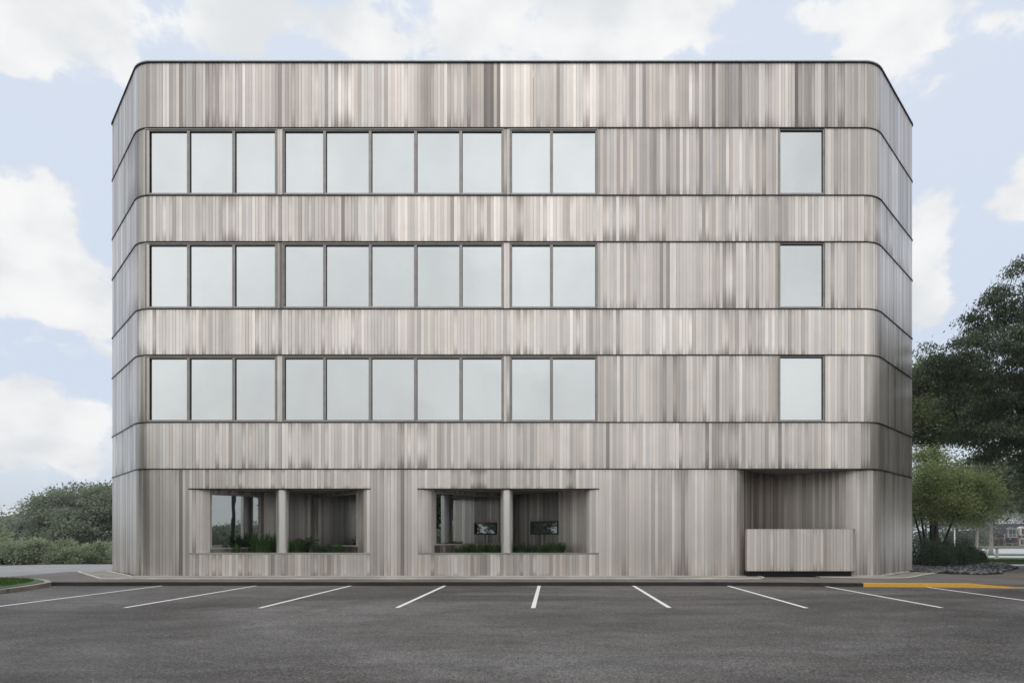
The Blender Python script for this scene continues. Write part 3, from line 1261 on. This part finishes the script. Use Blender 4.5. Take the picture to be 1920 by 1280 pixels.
# slimmer trees behind it
lobes = [lobe(1745, 700, 35, 42, 42), lobe(1722, 735, 36, 36, 48), lobe(1790, 720, 35, 50, 50), lobe(1760, 780, 34, 60, 38), lobe(1715, 800, 35, 36, 42), lobe(1800, 800, 36, 50, 40), lobe(1840, 760, 36, 60, 60)]
tree('shade_tree', 'tall olive-green tree with forked dark trunk right beside the building', 'tree', (PX(1752, 35), 35, gz(35)), lobes, 330, 150, .20, .5, M_LEAFG, M_BARK, .27, ZF(850, 35), seed=5, spread=.50)
lobes = [lobe(1740, 905, 30, 45, 38), lobe(1790, 900, 30.5, 52, 34), lobe(1835, 925, 30, 38, 36), lobe(1775, 945, 29.5, 50, 34), lobe(1722, 945, 30, 30, 30), lobe(1815, 958, 30.5, 36, 24), lobe(1745, 868, 31, 34, 26)]
b0 = PX(1740, 30)
st = [(b0 + dx, 30 + dy, b0 + ex, 30 + dy * 2, zt) for dx, dy, ex, zt in ((-.15, 0, -.75, 2.9), (.0, .1, -.3, 3.2), (.12, 0, .15, 3.3), (.22, .1, .7, 3.0), (.35, -.1, 1.4, 2.8))]
tree('ornamental_tree', 'small fresh-green tree with several thin stems rising from the shrub bed', 'tree', (b0, 30, gz(30)), lobes, 300, 170, .11, .55, M_LEAFY, M_BARK, .065, 3.0, seed=8, spread=.34, stems=st)
lobes = [lobe(1870, 905, 75, 46, 36), lobe(1905, 880, 73, 40, 34), lobe(1835, 880, 75, 42, 34), lobe(1885, 940, 75, 42, 22), lobe(1930, 920, 75, 40, 40), lobe(1838, 940, 76, 34, 30), lobe(1830, 970, 76, 26, 18)]
tree('shade_tree', 'rounded tree with a pale trunk behind the two bollards', 'tree', (PX(1858, 75), 75, gz(75)), lobes, 260, 130, .30, .6, M_LEAFG, M_BARKP, .26, ZF(960, 75), seed=9, spread=.75)
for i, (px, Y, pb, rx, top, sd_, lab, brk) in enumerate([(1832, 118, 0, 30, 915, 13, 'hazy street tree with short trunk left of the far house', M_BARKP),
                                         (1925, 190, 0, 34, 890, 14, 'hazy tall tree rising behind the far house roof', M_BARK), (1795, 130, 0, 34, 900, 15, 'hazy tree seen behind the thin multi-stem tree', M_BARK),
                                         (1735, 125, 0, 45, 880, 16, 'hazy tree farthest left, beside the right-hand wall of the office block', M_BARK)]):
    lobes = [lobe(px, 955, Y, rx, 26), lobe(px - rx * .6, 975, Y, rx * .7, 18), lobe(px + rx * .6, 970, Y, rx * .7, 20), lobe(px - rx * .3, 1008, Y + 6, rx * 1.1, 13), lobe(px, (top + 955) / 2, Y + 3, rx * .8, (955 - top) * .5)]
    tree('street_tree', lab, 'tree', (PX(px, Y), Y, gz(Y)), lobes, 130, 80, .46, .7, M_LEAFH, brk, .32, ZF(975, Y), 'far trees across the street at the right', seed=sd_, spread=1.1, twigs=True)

# left: broad tree, conifer and far trees
lobes = [lobe(120, 950, 60, 52, 40), lobe(165, 935, 60, 50, 34), lobe(212, 950, 60, 45, 40), lobe(95, 985, 59, 36, 34), lobe(150, 985, 58, 60, 36), lobe(205, 1000, 60, 50, 36), lobe(85, 955, 60, 26, 22), lobe(130, 1015, 59, 40, 26), lobe(240, 985, 61, 50, 50)]
tree('broad_tree', 'large rounded grey-green tree left of the office block', 'tree', (PX(128, 60), 60, gz(60)), lobes, 420, 190, .23, .6, M_LEAFH, M_BARK, .32, ZF(985, 60), seed=21, spread=.48)
for i, (px, Y, top, rx, lab) in enumerate([(42, 135, 958, 22, 'far hazy tree with thin flat top behind the spruce'), (5, 128, 968, 26, 'far hazy tree at the left edge'), (78, 140, 975, 22, 'far hazy tree between the spruce and the broad tree'), (-40, 120, 950, 30, 'far hazy tree just past the left edge'), (22, 150, 975, 18, 'far low hazy tree left of the spruce')]):
    lobes = [lobe(px, (top + 1000) / 2, Y, rx, (1000 - top) * .6), lobe(px - rx * .5, 1000, Y, rx * .7, 14), lobe(px + rx * .5, 995, Y, rx * .7, 18)]
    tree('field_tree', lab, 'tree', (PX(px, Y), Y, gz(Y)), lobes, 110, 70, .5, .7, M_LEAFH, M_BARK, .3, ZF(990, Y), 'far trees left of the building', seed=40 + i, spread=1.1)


def conifer(px, Y, top, label):
    x = PX(px, Y)
    zb = gz(Y)
    zt = ZF(top, Y)
    root = empty('spruce', (x, Y, zb), label, 'tree')
    b = MB()
    b.tube([(x, Y, zb - .2), (x, Y, zt)], [.2, .03], 8)
    b.build('trunk', M_BARK, root, smooth=True)
    n = 9000
    t = rng.random(n) ** .75
    z = zb + .4 + (zt - zb - .4) * (1 - t)
    tier = (.75 + .35 * ((z * 1.6) % 1.0))
    r = t * 2.6 * tier * (.55 + .45 * rng.random(n))
    a = rng.random(n) * 2 * math.pi
    C = np.stack([x + r * np.cos(a), Y + r * np.sin(a), z - r * .18], 1)
    T = np.stack([np.cos(a), np.sin(a), -.35 + .3 * rng.standard_normal(n)], 1)
    leaf_mesh('foliage', C, T, np.full(n, .42), .35, M_PINE, root)


conifer(47, 92, 970, 'conical dark spruce left of the broad tree')


def shrub(name, label, cat, x, y, zb, rx, rz, n, leaf, mat, group, asp=.6, seed=1, ry=None):
    root = empty(name, (x, y, zb), label, cat, group)
    g = np.random.default_rng(seed)
    ry = ry or rx
    b = MB()
    for k in range(5):
        a = g.random() * 6.28
        b.tube([(x, y, zb - .08), (x + .3 * rx * math.cos(a), y + .3 * ry * math.sin(a), zb + rz * .5), (x + .65 * rx * math.cos(a), y + .65 * ry * math.sin(a), zb + rz * 1.1)], [.03, .02, .008], 5)
    b.build('stems', M_BARK, root)
    nc = 46
    d = g.standard_normal((nc, 3))
    d /= np.linalg.norm(d, axis=1, keepdims=True)
    d[:, 2] = np.abs(d[:, 2])
    rr = .6 + .42 * g.random(nc)
    P = np.array([x, y, zb + rz * .15]) + d * rr[:, None] * np.array([rx, ry, rz * 1.1])
    idx = g.integers(0, nc, n)
    off = g.standard_normal((n, 3)) * .17 * rx
    C = P[idx] + off
    C[:, 2] = np.maximum(C[:, 2], zb + .02 + .1 * g.random(n))
    T = off + np.array([0, 0, .12 * rx]) + g.standard_normal((n, 3)) * .1 * rx
    leaf_mesh('foliage', C, T, leaf * (.7 + .6 * g.random(n)), asp, mat, root, .5 * g.random(nc)[idx] + .5 * g.random(n))


# hedge-like row of loose shrubs along the far side of the drive
HP = [(-30, 34, 70), (8, 33.5, 42), (38, 34, 33), (66, 34.5, 31), (96, 35, 30), (124, 35.4, 27), (150, 35.6, 27), (177, 36, 28), (204, 36.3, 27), (232, 36.5, 27)]
HL = ['tall shrub just past the left edge beyond the drive', 'tallest fresh-green shrub at the left edge beyond the drive', 'second fresh-green shrub of the roadside row from the left edge',
      'third rounded shrub of the roadside row from the left edge', 'roadside shrub under the left side of the broad tree', 'roadside shrub below the trunk of the broad tree',
      'roadside shrub right of the broad tree trunk', 'roadside shrub second from the building', 'roadside shrub against the left end of the building', 'roadside shrub hidden partly by the building end']
for i, ((px, Y, h), lab) in enumerate(zip(HP, HL)):
    hh = (h * Y / F + .15) * .86 * (1 + .22 * math.sin(i * 2.7))
    Y += .5 * math.sin(i * 4.1)
    shrub('roadside_shrub', lab, 'shrub', PX(px, Y), Y, gz(Y), .85 if i > 1 else 1.2, hh, 5200, .13, M_SHRUB, 'shrubs in a row beyond the drive', seed=60 + i)

# dark evergreen shrubs by the right wall
YS = [(1722, 26.6, 50, 'dark evergreen shrub touching the right wall of the building'), (1752, 25.6, 46, 'wide dark evergreen shrub, second from the building'), (1781, 26.6, 42, 'dark evergreen shrub in the middle of the rock bed row'),
      (1806, 27.6, 42, 'dark evergreen shrub with pointed shoots, second from the right end of its row'), (1826, 28.6, 32, 'smallest dark evergreen shrub at the right end of its row'),
      (1765, 28.0, 48, 'dark evergreen shrub in the back row behind the others')]
for i, (px, Y, h, lab) in enumerate(YS):
    shrub('evergreen_shrub', lab, 'shrub', PX(px, Y), Y, SW - .02, .72 if i != 4 else .45, h * Y / F * .82, 7000, .075, M_YEW, 'evergreen shrubs in the dark rock bed', .35, seed=80 + i)

# --------------------------------- right side ground
bed = [(13.5, 22.3), (13.9, 21.4), (15.1, 20.6), (16.2, 21.1), (17.4, 22.5), (19.5, 24.5), (21.3, 27.5), (22.9, 31.2), (20, 32.5), (14.3, 33)]
bedo = sheet('planting_bed', bed, .125, M_GRAVB, thick=.2, flat=0.0)


def inside(x, y, poly):
    c = False
    n = len(poly)
    j = n - 1
    for i in range(n):
        xi, yi = poly[i]
        xj, yj = poly[j]
        if (yi > y) != (yj > y) and x < (xj - xi) * (y - yi) / (yj - yi) + xi:
            c = not c
        j = i
    return c


bm = bmesh.new()
bmesh.ops.create_icosphere(bm, subdivisions=1, radius=1)
iv = np.array([tuple(v.co) for v in bm.verts])
iff = np.array([[v.index for v in f.verts] for f in bm.faces])
bm.free()
NV, NF = len(iv), len(iff)
cent = []
while len(cent) < 6500:
    x, y = random.uniform(13.4, 23), random.uniform(20.6, 31.5)
    if inside(x, y, bed) and random.random() < (1.0 if y < 27 else .55):
        cent.append((x, y, .125 + .05 * random.random()))
cent = np.array(cent)
n = len(cent)
sz = .035 + .04 * rng.random(n)
V = (iv[None] * (1 + .35 * rng.standard_normal((n, NV, 1)) * .5)) * sz[:, None, None] * np.array([1, 1, .7]) + cent[:, None, :]
Fa = iff[None] + (np.arange(n) * NV)[:, None, None]
me = bpy.data.meshes.new('rock_mulch')
me.from_pydata(V.reshape(-1, 3).tolist(), [], Fa.reshape(-1, 3).tolist())
a_ = me.attributes.new('lv', 'FLOAT', 'FACE')
a_.data.foreach_set('value', np.repeat(rng.random(n) ** 2.2, NF).astype(np.float32))
mr = Mat('lava_rock')
mr.set(Base_Color=mr.mix(mr.attr('lv'), (.018, .018, .020), (.20, .20, .21)), Roughness=.85)
o = link('rock_mulch', me, mr.m)
tag(o, 'dark crushed rock mulch spread around the evergreen shrubs', 'gravel', kind='stuff')

# grass strips and pale paving stepping away at the right
sheet('far_paving', [(19.5, 31.8), (24.5, 29.6), (27, 24.5), (60, 24.5), (150, 100), (150, 118), (20, 118), (20, 40)], .004, M_ROADP)
strip1 = [(PX(1822, 37), 33.4), (PX(1835, 36), 36), (PX(1835, 42), 42), (PX(1870, 43), 42.5), (60, 41), (60, 33)]
sheet('lawn_strip', [(26.5, 36.4), (29.2, 35.6), (55, 34.6), (55, 38.5), (36.5, 41.5), (31.5, 44.5), (29.6, 43.6)], .05, M_GRASS, thick=.1)
sheet('lawn_strip', [(36, 48.5), (38.5, 48.2), (44.5, 49.5), (40.5, 53), (37.5, 53.2)], .05, M_GRASS, thick=.1)
sheet('lawn_strip', [(44, 66), (50, 62), (100, 64), (100, 72), (52, 72)], .05, M_GRASS, thick=.1)
sheet('edging_strip', [(24.8, 34.2), (50, 32.0), (50, 33.4), (25.4, 35.6)], .07, M_SOIL, thick=.12)
sheet('tree_pit', [(15.35, 18.7), (16.1, 18.2), (19.9, 18.2), (19.9, 19.3), (16.2, 19.3)], SW + .03, M_SOIL, thick=.1, flat=0)


def blades(name, region, n, h, label, cat, mat, zf, kind='stuff', parent=None, w=.012):
    P = []
    xs_ = [p[0] for p in region]; ys_ = [p[1] for p in region]
    while len(P) < n:
        x, y = random.uniform(min(xs_), max(xs_)), random.uniform(min(ys_), max(ys_))
        if inside(x, y, region): P.append((x, y, zf(y)))
    P = np.array(P)
    T = rng.standard_normal((n, 3)) * .35
    T[:, 2] = 1
    s = h * (.5 + .9 * rng.random(n))
    Tn = T / np.linalg.norm(T, axis=1, keepdims=True)
    o = leaf_mesh(name, P + Tn * s[:, None] * .45, T, s, w / h * 1.0, mat, parent)
    if kind: tag(o, label, cat, kind=kind)
    return o


blades('lawn_grass', [(-22, 16), (-18.6, 10.9), (-15.2, 11.0), (-14.4, 12), (-14.25, 14.5), (-14.9, 16.6), (-15.5, 17.5), (-16.3, 18.2), (-19, 18.8), (-22, 18.8)], 42000, .06, 'short green grass on the island left of the walk', 'grass', M_BLADE, lambda y: .13)
blades('lawn_grass', [(26.9, 36.6), (36, 35.7), (36, 41), (31.5, 44), (29.8, 43.4)], 16000, .11, 'green grass strip around the nearer bollard', 'grass', M_BLADE, lambda y: gz(y) + .05, w=.03)


# planter plants
def clump(label, px, Y, spread, h, n, mat, cat='grass clump', name='grass_clump', lean=1.0):
    spread, h, n = spread * 1.2, h * 1.65, int(n * 1.4)
    x = PX(px, Y)
    zb = ZP - .08
    root = empty(name, (x, Y, zb), label, cat, 'plants in the planters')
    b = MB()
    g = random.Random(int(px * 7))
    lv = []
    for i in range(n):
        a = g.uniform(0, 2 * math.pi)
        r0 = spread * .75 * math.sqrt(g.random())
        bx_, by_ = x + r0 * math.cos(a), Y + r0 * .6 * math.sin(a)
        L = h * g.uniform(.55, 1.15)
        out = spread * g.uniform(.3, .95) * lean
        a2 = a + g.uniform(-.6, .6)
        dx, dy = math.cos(a2) * out, math.sin(a2) * out * .6
        pts = []
        for k in range(5):
            t = k / 4
            pts.append(Vector((bx_ + dx * t ** 1.5, by_ + dy * t ** 1.5, zb + L * (1.35 * t - .55 * t * t * (1 + out)))))
        wd = g.uniform(.007, .014)
        side = Vector((-math.sin(a2), math.cos(a2), 0))
        base = len(b.v)
        for k, p in enumerate(pts):
            w_ = wd * (1 - (k / 4) ** 2 * .9)
            b.v.append(tuple(p - side * w_)); b.v.append(tuple(p + side * w_))
        tone = g.random()
        for k in range(4):
            b.f.append((base + 2 * k, base + 2 * k + 1, base + 2 * k + 3, base + 2 * k + 2))
            lv.append(tone)
    b.att = {'lv': ('FACE', lv)}
    b.build('blades', mat, root)


def broadleaf(label, px, Y, r, h, n):
    x = PX(px, Y)
    zb = ZP - .08
    root = empty('leafy_plant', (x, Y, zb), label, 'plant', 'plants in the planters')
    g = random.Random(int(px * 3))
    s = MB(); l = MB(); lv = []
    for i in range(n):
        a = g.uniform(0, 2 * math.pi)
        rr = r * math.sqrt(g.random())
        p = Vector((x + rr * math.cos(a), Y + rr * .6 * math.sin(a), zb + h * g.uniform(.6, 1.05) * (1 - .25 * rr / r)))
        s.tube([(x + .1 * rr * math.cos(a), Y, zb), p.lerp(Vector((x, Y, zb + h * .8)), .45), p], [.006, .005, .004], 5)
        k = g.uniform(.05, .085)
        nrm = Vector((g.gauss(0, .3), -.35 + g.gauss(0, .2), 1)).normalized()
        u = nrm.orthogonal().normalized(); w_ = nrm.cross(u)
        base = len(l.v)
        m = 10
        for j in range(m):
            q = 2 * math.pi * j / m
            kk = k * (1 if j % 2 else .78)
            l.v.append(tuple(p + (u * math.cos(q) + w_ * math.sin(q)) * kk - nrm * .012 * (j % 2)))
        l.v.append(tuple(p + nrm * .008))
        tone = g.random()
        for j in range(m):
            l.f.append((base + j, base + (j + 1) % m, base + m)); lv.append(tone)
    s.build('stems', M_BLADED, root)
    l.att = {'lv': ('FACE', lv)}
    l.build('leaves', M_BLADED, root)


clump('small sparse grass tuft in front of the sky-reflecting window', 444, 20.05, .14, .34, 40, M_BLADED)
clump('largest arching grass clump, left of the first column', 492, 20.15, .48, .62, 330, M_BLADED)
clump('thin tall grass tuft behind the largest clump in the left planter', 510, 20.4, .30, .66, 70, M_BLADED)
clump('grass clump touching the right side of the first column', 556, 20.2, .30, .48, 150, M_BLADED)
broadleaf('dark broad-leaved plant right of the first column', 575, 20.6, .42, .66, 46)
clump('short grass tuft beyond the broad-leaved plant in the left planter', 600, 20.3, .22, .30, 110, M_BLADED)
clump('compact bright grass clump at the right end of the left planter', 628, 20.05, .24, .33, 170, M_BLADED)
clump('low grass clump at the left end of the right planter', 868, 20.15, .26, .26, 130, M_BLADED)
clump('taller grass clump under the reflected slot window', 894, 20.2, .34, .36, 220, M_BLADED)
clump('grass clump against the left side of the second column', 925, 20.25, .30, .34, 170, M_BLADED)
clump('grass clump against the right side of the second column', 978, 20.25, .32, .36, 180, M_BLADED)
clump('grass clump right of the second column, below the slot window', 1012, 20.2, .26, .32, 150, M_BLADED)
clump('widest grass clump at the right end of the right planter', 1042, 20.1, .32, .38, 260, M_BLADED)


# --------------------------------- bollards, post, sign, house
def bollard(px, Y, h, r, label):
    x = PX(px, Y)
    zb = gz(Y)
    root = empty('bollard', (x, Y, zb), label, 'bollard', 'round concrete bollards on the right-hand lawn')
    mt = make_concrete('bollard_concrete', (.32, .32, .34), (.46, .46, .48), 0)
    b = MB()
    b.tube([(x, Y, zb - .1), (x, Y, zb + h * .80), (x, Y, zb + h * .80 + .02)], [r, r, r * .86], 20)
    b.build('shaft', mt, root, smooth=False)
    b = MB()
    b.tube([(x, Y, zb + h * .80 + .02), (x, Y, zb + h * .90)], [r * .84, r * .84], 20)
    b.build('lens', plain('lamp_lens', (.5, .49, .45), .3), root)
    b = MB()
    b.tube([(x, Y, zb + h * .90), (x, Y, zb + h * .97), (x, Y, zb + h)], [r * 1.05, r * 1.05, r * .8], 20)
    b.build('cap', plain('bollard_cap', (.13, .13, .135), .6), root)


bollard(1869, 44, .96, .11, 'nearer and larger concrete bollard on the grass strip')
bollard(1850, 60, .78, .11, 'farther and smaller concrete bollard on the grass tip')

x, Y = PX(1790, 76), 76
root = empty('lamp_post', (x, Y, gz(Y)), 'slim white post standing beyond the shrubs', 'post')
b = MB(); b.tube([(x, Y, gz(Y) - .2), (x, Y, ZF(994, Y))], [.08, .06], 10)
wp = plain('white_post_paint', (.62, .62, .62), .5)
b.build('post', wp, root, smooth=True)
b = MB(); b.tube([(x, Y, ZF(994, Y)), (x, Y, ZF(993, Y) + .06)], [.085, .05], 10)
b.build('finial', wp, root)
x, Y = PX(1767, 78), 78
root = empty('sign_board', (x, Y, gz(Y)), 'blank white upright sign board seen between the tree trunks and the post', 'sign')
b = MB(); b.box(x - .14, x + .14, Y - .05, Y + .05, gz(Y) + .45, ZF(1007, Y)); b.build('panel', wp, root, bevel=.02)
b = MB(); b.box(x - .05, x + .05, Y - .03, Y + .03, gz(Y) - .2, gz(Y) + .448); b.build('post', M_FRAME, root)

# far house with mansard roof, arched dormers and balcony
HY = 172.0
hk = HY / F
hz = gz(HY)
X = lambda p: PX(p, HY)
Z = lambda p: ZF(p, HY)
house = empty('mansard_house', (X(1895), HY, hz), 'dark two-storey house with mansard roof, cream arched dormers and red-brown balcony', 'house')
brick = make_concrete('brown_brick', (.045, .033, .030), (.075, .056, .050), 0)
shing = make_concrete('roof_shingle', (.012, .0125, .015), (.024, .025, .029), 0)
cream = plain('cream_trim', (.55, .53, .46), .7)
redw = plain('red_brown_wood', (.16, .075, .065), .7)
whit = plain('white_wood', (.42, .40, .40), .7)
darkg = plain('dark_window_glass', (.03, .032, .036), .15)
b = MB(); b.box(X(1872), X(1960), HY, HY + 11, hz - .3, Z(1003)); b.box(X(1822), X(1872) - .004, HY + 1.2, HY + 11, hz - .3, Z(1010)); b.build('wall', brick, house)
b = MB()
for (xa, xb, ya, z0, z1) in ((X(1870), X(1962), HY, Z(1003), Z(981)), (X(1818), X(1872) - .3, HY + 1.2, Z(1010), Z(994))):
    v0 = len(b.v)
    b.v += [(xa, ya - .5, z0), (xb, ya - .5, z0), (xb, ya + 12, z0), (xa, ya + 12, z0), (xa + .8, ya + 1, z1), (xb - .8, ya + 1, z1), (xb - .8, ya + 10, z1), (xa + .8, ya + 10, z1)]
    b.f += [tuple(v0 + i for i in f) for f in ((0, 3, 2, 1), (4, 5, 6, 7), (0, 1, 5, 4), (1, 2, 6, 5), (2, 3, 7, 6), (3, 0, 4, 7))]
b.build('roof', shing, house)


def arched(px0, px1, py0, py1, y, depth, label=None):
    """cream framed window with segmental head"""
    xa, xb, zt, zb_ = X(px0), X(px1), Z(py0), Z(py1)
    pts = [(xa, zb_), (xb, zb_)]
    m = 8
    rise = (zt - zb_) * .18
    for k in range(m + 1):
        t = k / m
        pts.append((xb + (xa - xb) * t, zt - rise + rise * math.sin(math.pi * t)))
    b = MB(); n_ = len(pts)
    b.v = [(px, y, pz) for px, pz in pts] + [(px, y + depth, pz) for px, pz in pts]
    b.f = [tuple(range(n_)), tuple(reversed(range(n_, 2 * n_)))] + [(i, (i + 1) % n_, n_ + (i + 1) % n_, n_ + i) for i in range(n_)]
    w = b.build('window', cream, house)
    wd = xb - xa
    b = MB()
    for a_0, a_1 in ((.18, .46), (.54, .82)):
        b.box(xa + wd * a_0, xa + wd * a_1, y - .05, y - .01, zb_ + .25, zt - rise * 1.3)
    b.build('pane', darkg, w)


arched(1908, 1924, 986.5, 1003, HY - .9, 2.6)
arched(1910, 1924, 1007.5, 1022, HY - .25, .2)
cream_keep = cream
cream = plain('grey_dormer_trim', (.20, .20, .20), .7)
arched(1886.5, 1904, 988, 1007, HY - .6, 2.0)
cream = cream_keep
b = MB(); b.box(X(1872.5), X(1906), HY - 2.2, HY - .62, Z(1007.5), Z(1007.0))
for zz in (1000.5, 1003.5): b.box(X(1872.5), X(1906), HY - 2.2, HY - 2.1, Z(zz) - .04, Z(zz) + .04)
for pp in (1873, 1880, 1888, 1896, 1905): b.box(X(pp) - .05, X(pp) + .05, HY - 2.21, HY - 2.09, Z(1007), Z(1000.2))
b.build('balcony', whit, house)
b = MB()
for pp in (1873.2, 1897.5): b.box(X(pp) - .22, X(pp) + .22, HY - 2.2, HY - 1.8, hz - .2, Z(1007.6))
b.build('balcony_post', redw, house)
b = MB()
for zz in (1018.2,): b.box(X(1874), X(1897), HY - 2.1, HY - 2.0, Z(zz) - .05, Z(zz) + .05)
for pp in (1875, 1888): b.box(X(pp) - .05, X(pp) + .05, HY - 2.1, HY - 2.0, hz - .1, Z(1018))
b.build('railing', whit, house)
for px0, px1 in ((1875.5, 1895), (1828, 1846)):
    b = MB(); yy = HY if px0 > 1870 else HY + 1.2
    b.box(X(px0), X(px1), yy - .06, yy - .01, hz + .05, Z(1010.5)); b.build('window', darkg, house)
for pp in (1843, 1804):
    pass
b = MB(); b.box(X(1899.5), X(1903), HY - .08, HY - .01, hz, Z(1010)); b.build('door', redw, house)

# reflected pole and trees, plus unseen trees added beside the lot to block sky
pole = empty('utility_pole', (18.8, 4.1, 0), 'dark wooden utility pole seen as a thin black line reflected in the left ground-floor window', 'pole')
b = MB(); b.tube([(18.8, 4.1, -.3), (18.9, 4.1, 5), (18.8, 4.2, 11.5)], [.17, .15, .11], 10); b.build('shaft', M_BARK, pole, smooth=True)
b = MB(); b.box(18.73, 18.87, 3.0, 5.2, 10.4, 10.52); b.build('crossarm', M_BARK, pole)
for i, (x, y, h, r, lab) in enumerate([(80, 16, 4.0, 7, 'leafy tree across the lot, the one farthest left in the window reflection'), (86, 1, 3.6, 8, 'low leafy tree across the lot behind the reflected pole'), (82, -14, 4.2, 8, 'leafy tree across the lot right of the reflected pole'),
                                  (88, -30, 4.0, 9, 'broad tree across the lot at the edge of the window reflection'), (80, -46, 4.2, 8, 'last tree across the lot, behind the camera'),
                                  (-24, 14.0, 8.2, 4.4, 'unseen tree added on the lawn island, outside the left edge of view, to shade the left wall'), (-29, 5, 8, 5, 'second unseen tree added on the lawn island to block sky, nearer the street'), (-36, -4, 8, 6, 'unseen tree added at the near end of the lawn island to block sky'),
                                  (24.5, 16.5, 10.5, 4.2, 'unseen tree in the row added outside the right edge of view to block sky'), (28, 9, 11, 4.6, 'nearest unseen tree of the row added outside the right edge of view to block sky'),
                                  (29, 27, 11.5, 4, 'unseen tree added beyond the right edge of view to block sky, behind the feathery tree'), (31.5, 33, 12, 4.5, 'unseen tree added beyond the right edge of view to block sky, near the shrub bed'),
                                  (-34, -48, 6, 6, 'street tree behind the camera, farthest to the left'), (-22, -50, 7, 6, 'street tree behind the camera, second from the left'), (-10, -47, 6, 6, 'street tree behind the camera, third from the left'),
                                  (2, -50, 6.5, 6, 'street tree straight behind the camera'), (14, -48, 6, 6, 'street tree behind the camera, right of the middle'), (27, -50, 7, 6, 'street tree behind the camera, second from the right'), (40, -47, 6, 6, 'street tree behind the camera, farthest to the right')]):
    near = 5 <= i < 12
    lobes = [(x, y, h * .62, r, r, h * .36), (x + .5, y + r * .6, h * .5, r * .7, r * .7, h * .3), (x - .3, y - r * .6, h * .5, r * .7, r * .7, h * .3)]
    if not near: lobes += [(x, y - r, 1.5, r * .7, r, 1.8), (x, y + r, 1.5, r * .7, r, 1.8)]
    tree('lot_or_added_tree', lab, 'tree', (x, y, 0), lobes, 220, 80, .42 if near else .55, .6, M_LEAFH if not near else M_LOCUST, M_BARK, .25, h * .45, 'reflected trees and added unseen trees around the parking lot', seed=100 + i, spread=.8, twigs=near)

# --------------------------------- haze
hz_m = bpy.data.materials.new('haze')
hz_m.use_nodes = True
hz_m.node_tree.nodes.clear()
pv = hz_m.node_tree.nodes.new('ShaderNodeVolumePrincipled')
pv.inputs['Color'].default_value = (.86, .89, .93, 1)
pv.inputs['Density'].default_value = 0.0006
pv.inputs['Anisotropy'].default_value = 0.2
ho = hz_m.node_tree.nodes.new('ShaderNodeOutputMaterial')
hz_m.node_tree.links.new(pv.outputs[0], ho.inputs['Volume'])
b = MB(); b.box(-330, 330, -140, 420, -2.6, 19.0)
o = b.build('haze', hz_m)
o['kind'] = 'stuff'
o['label'] = 'thin pale summer haze in the air'
o['category'] = 'haze'
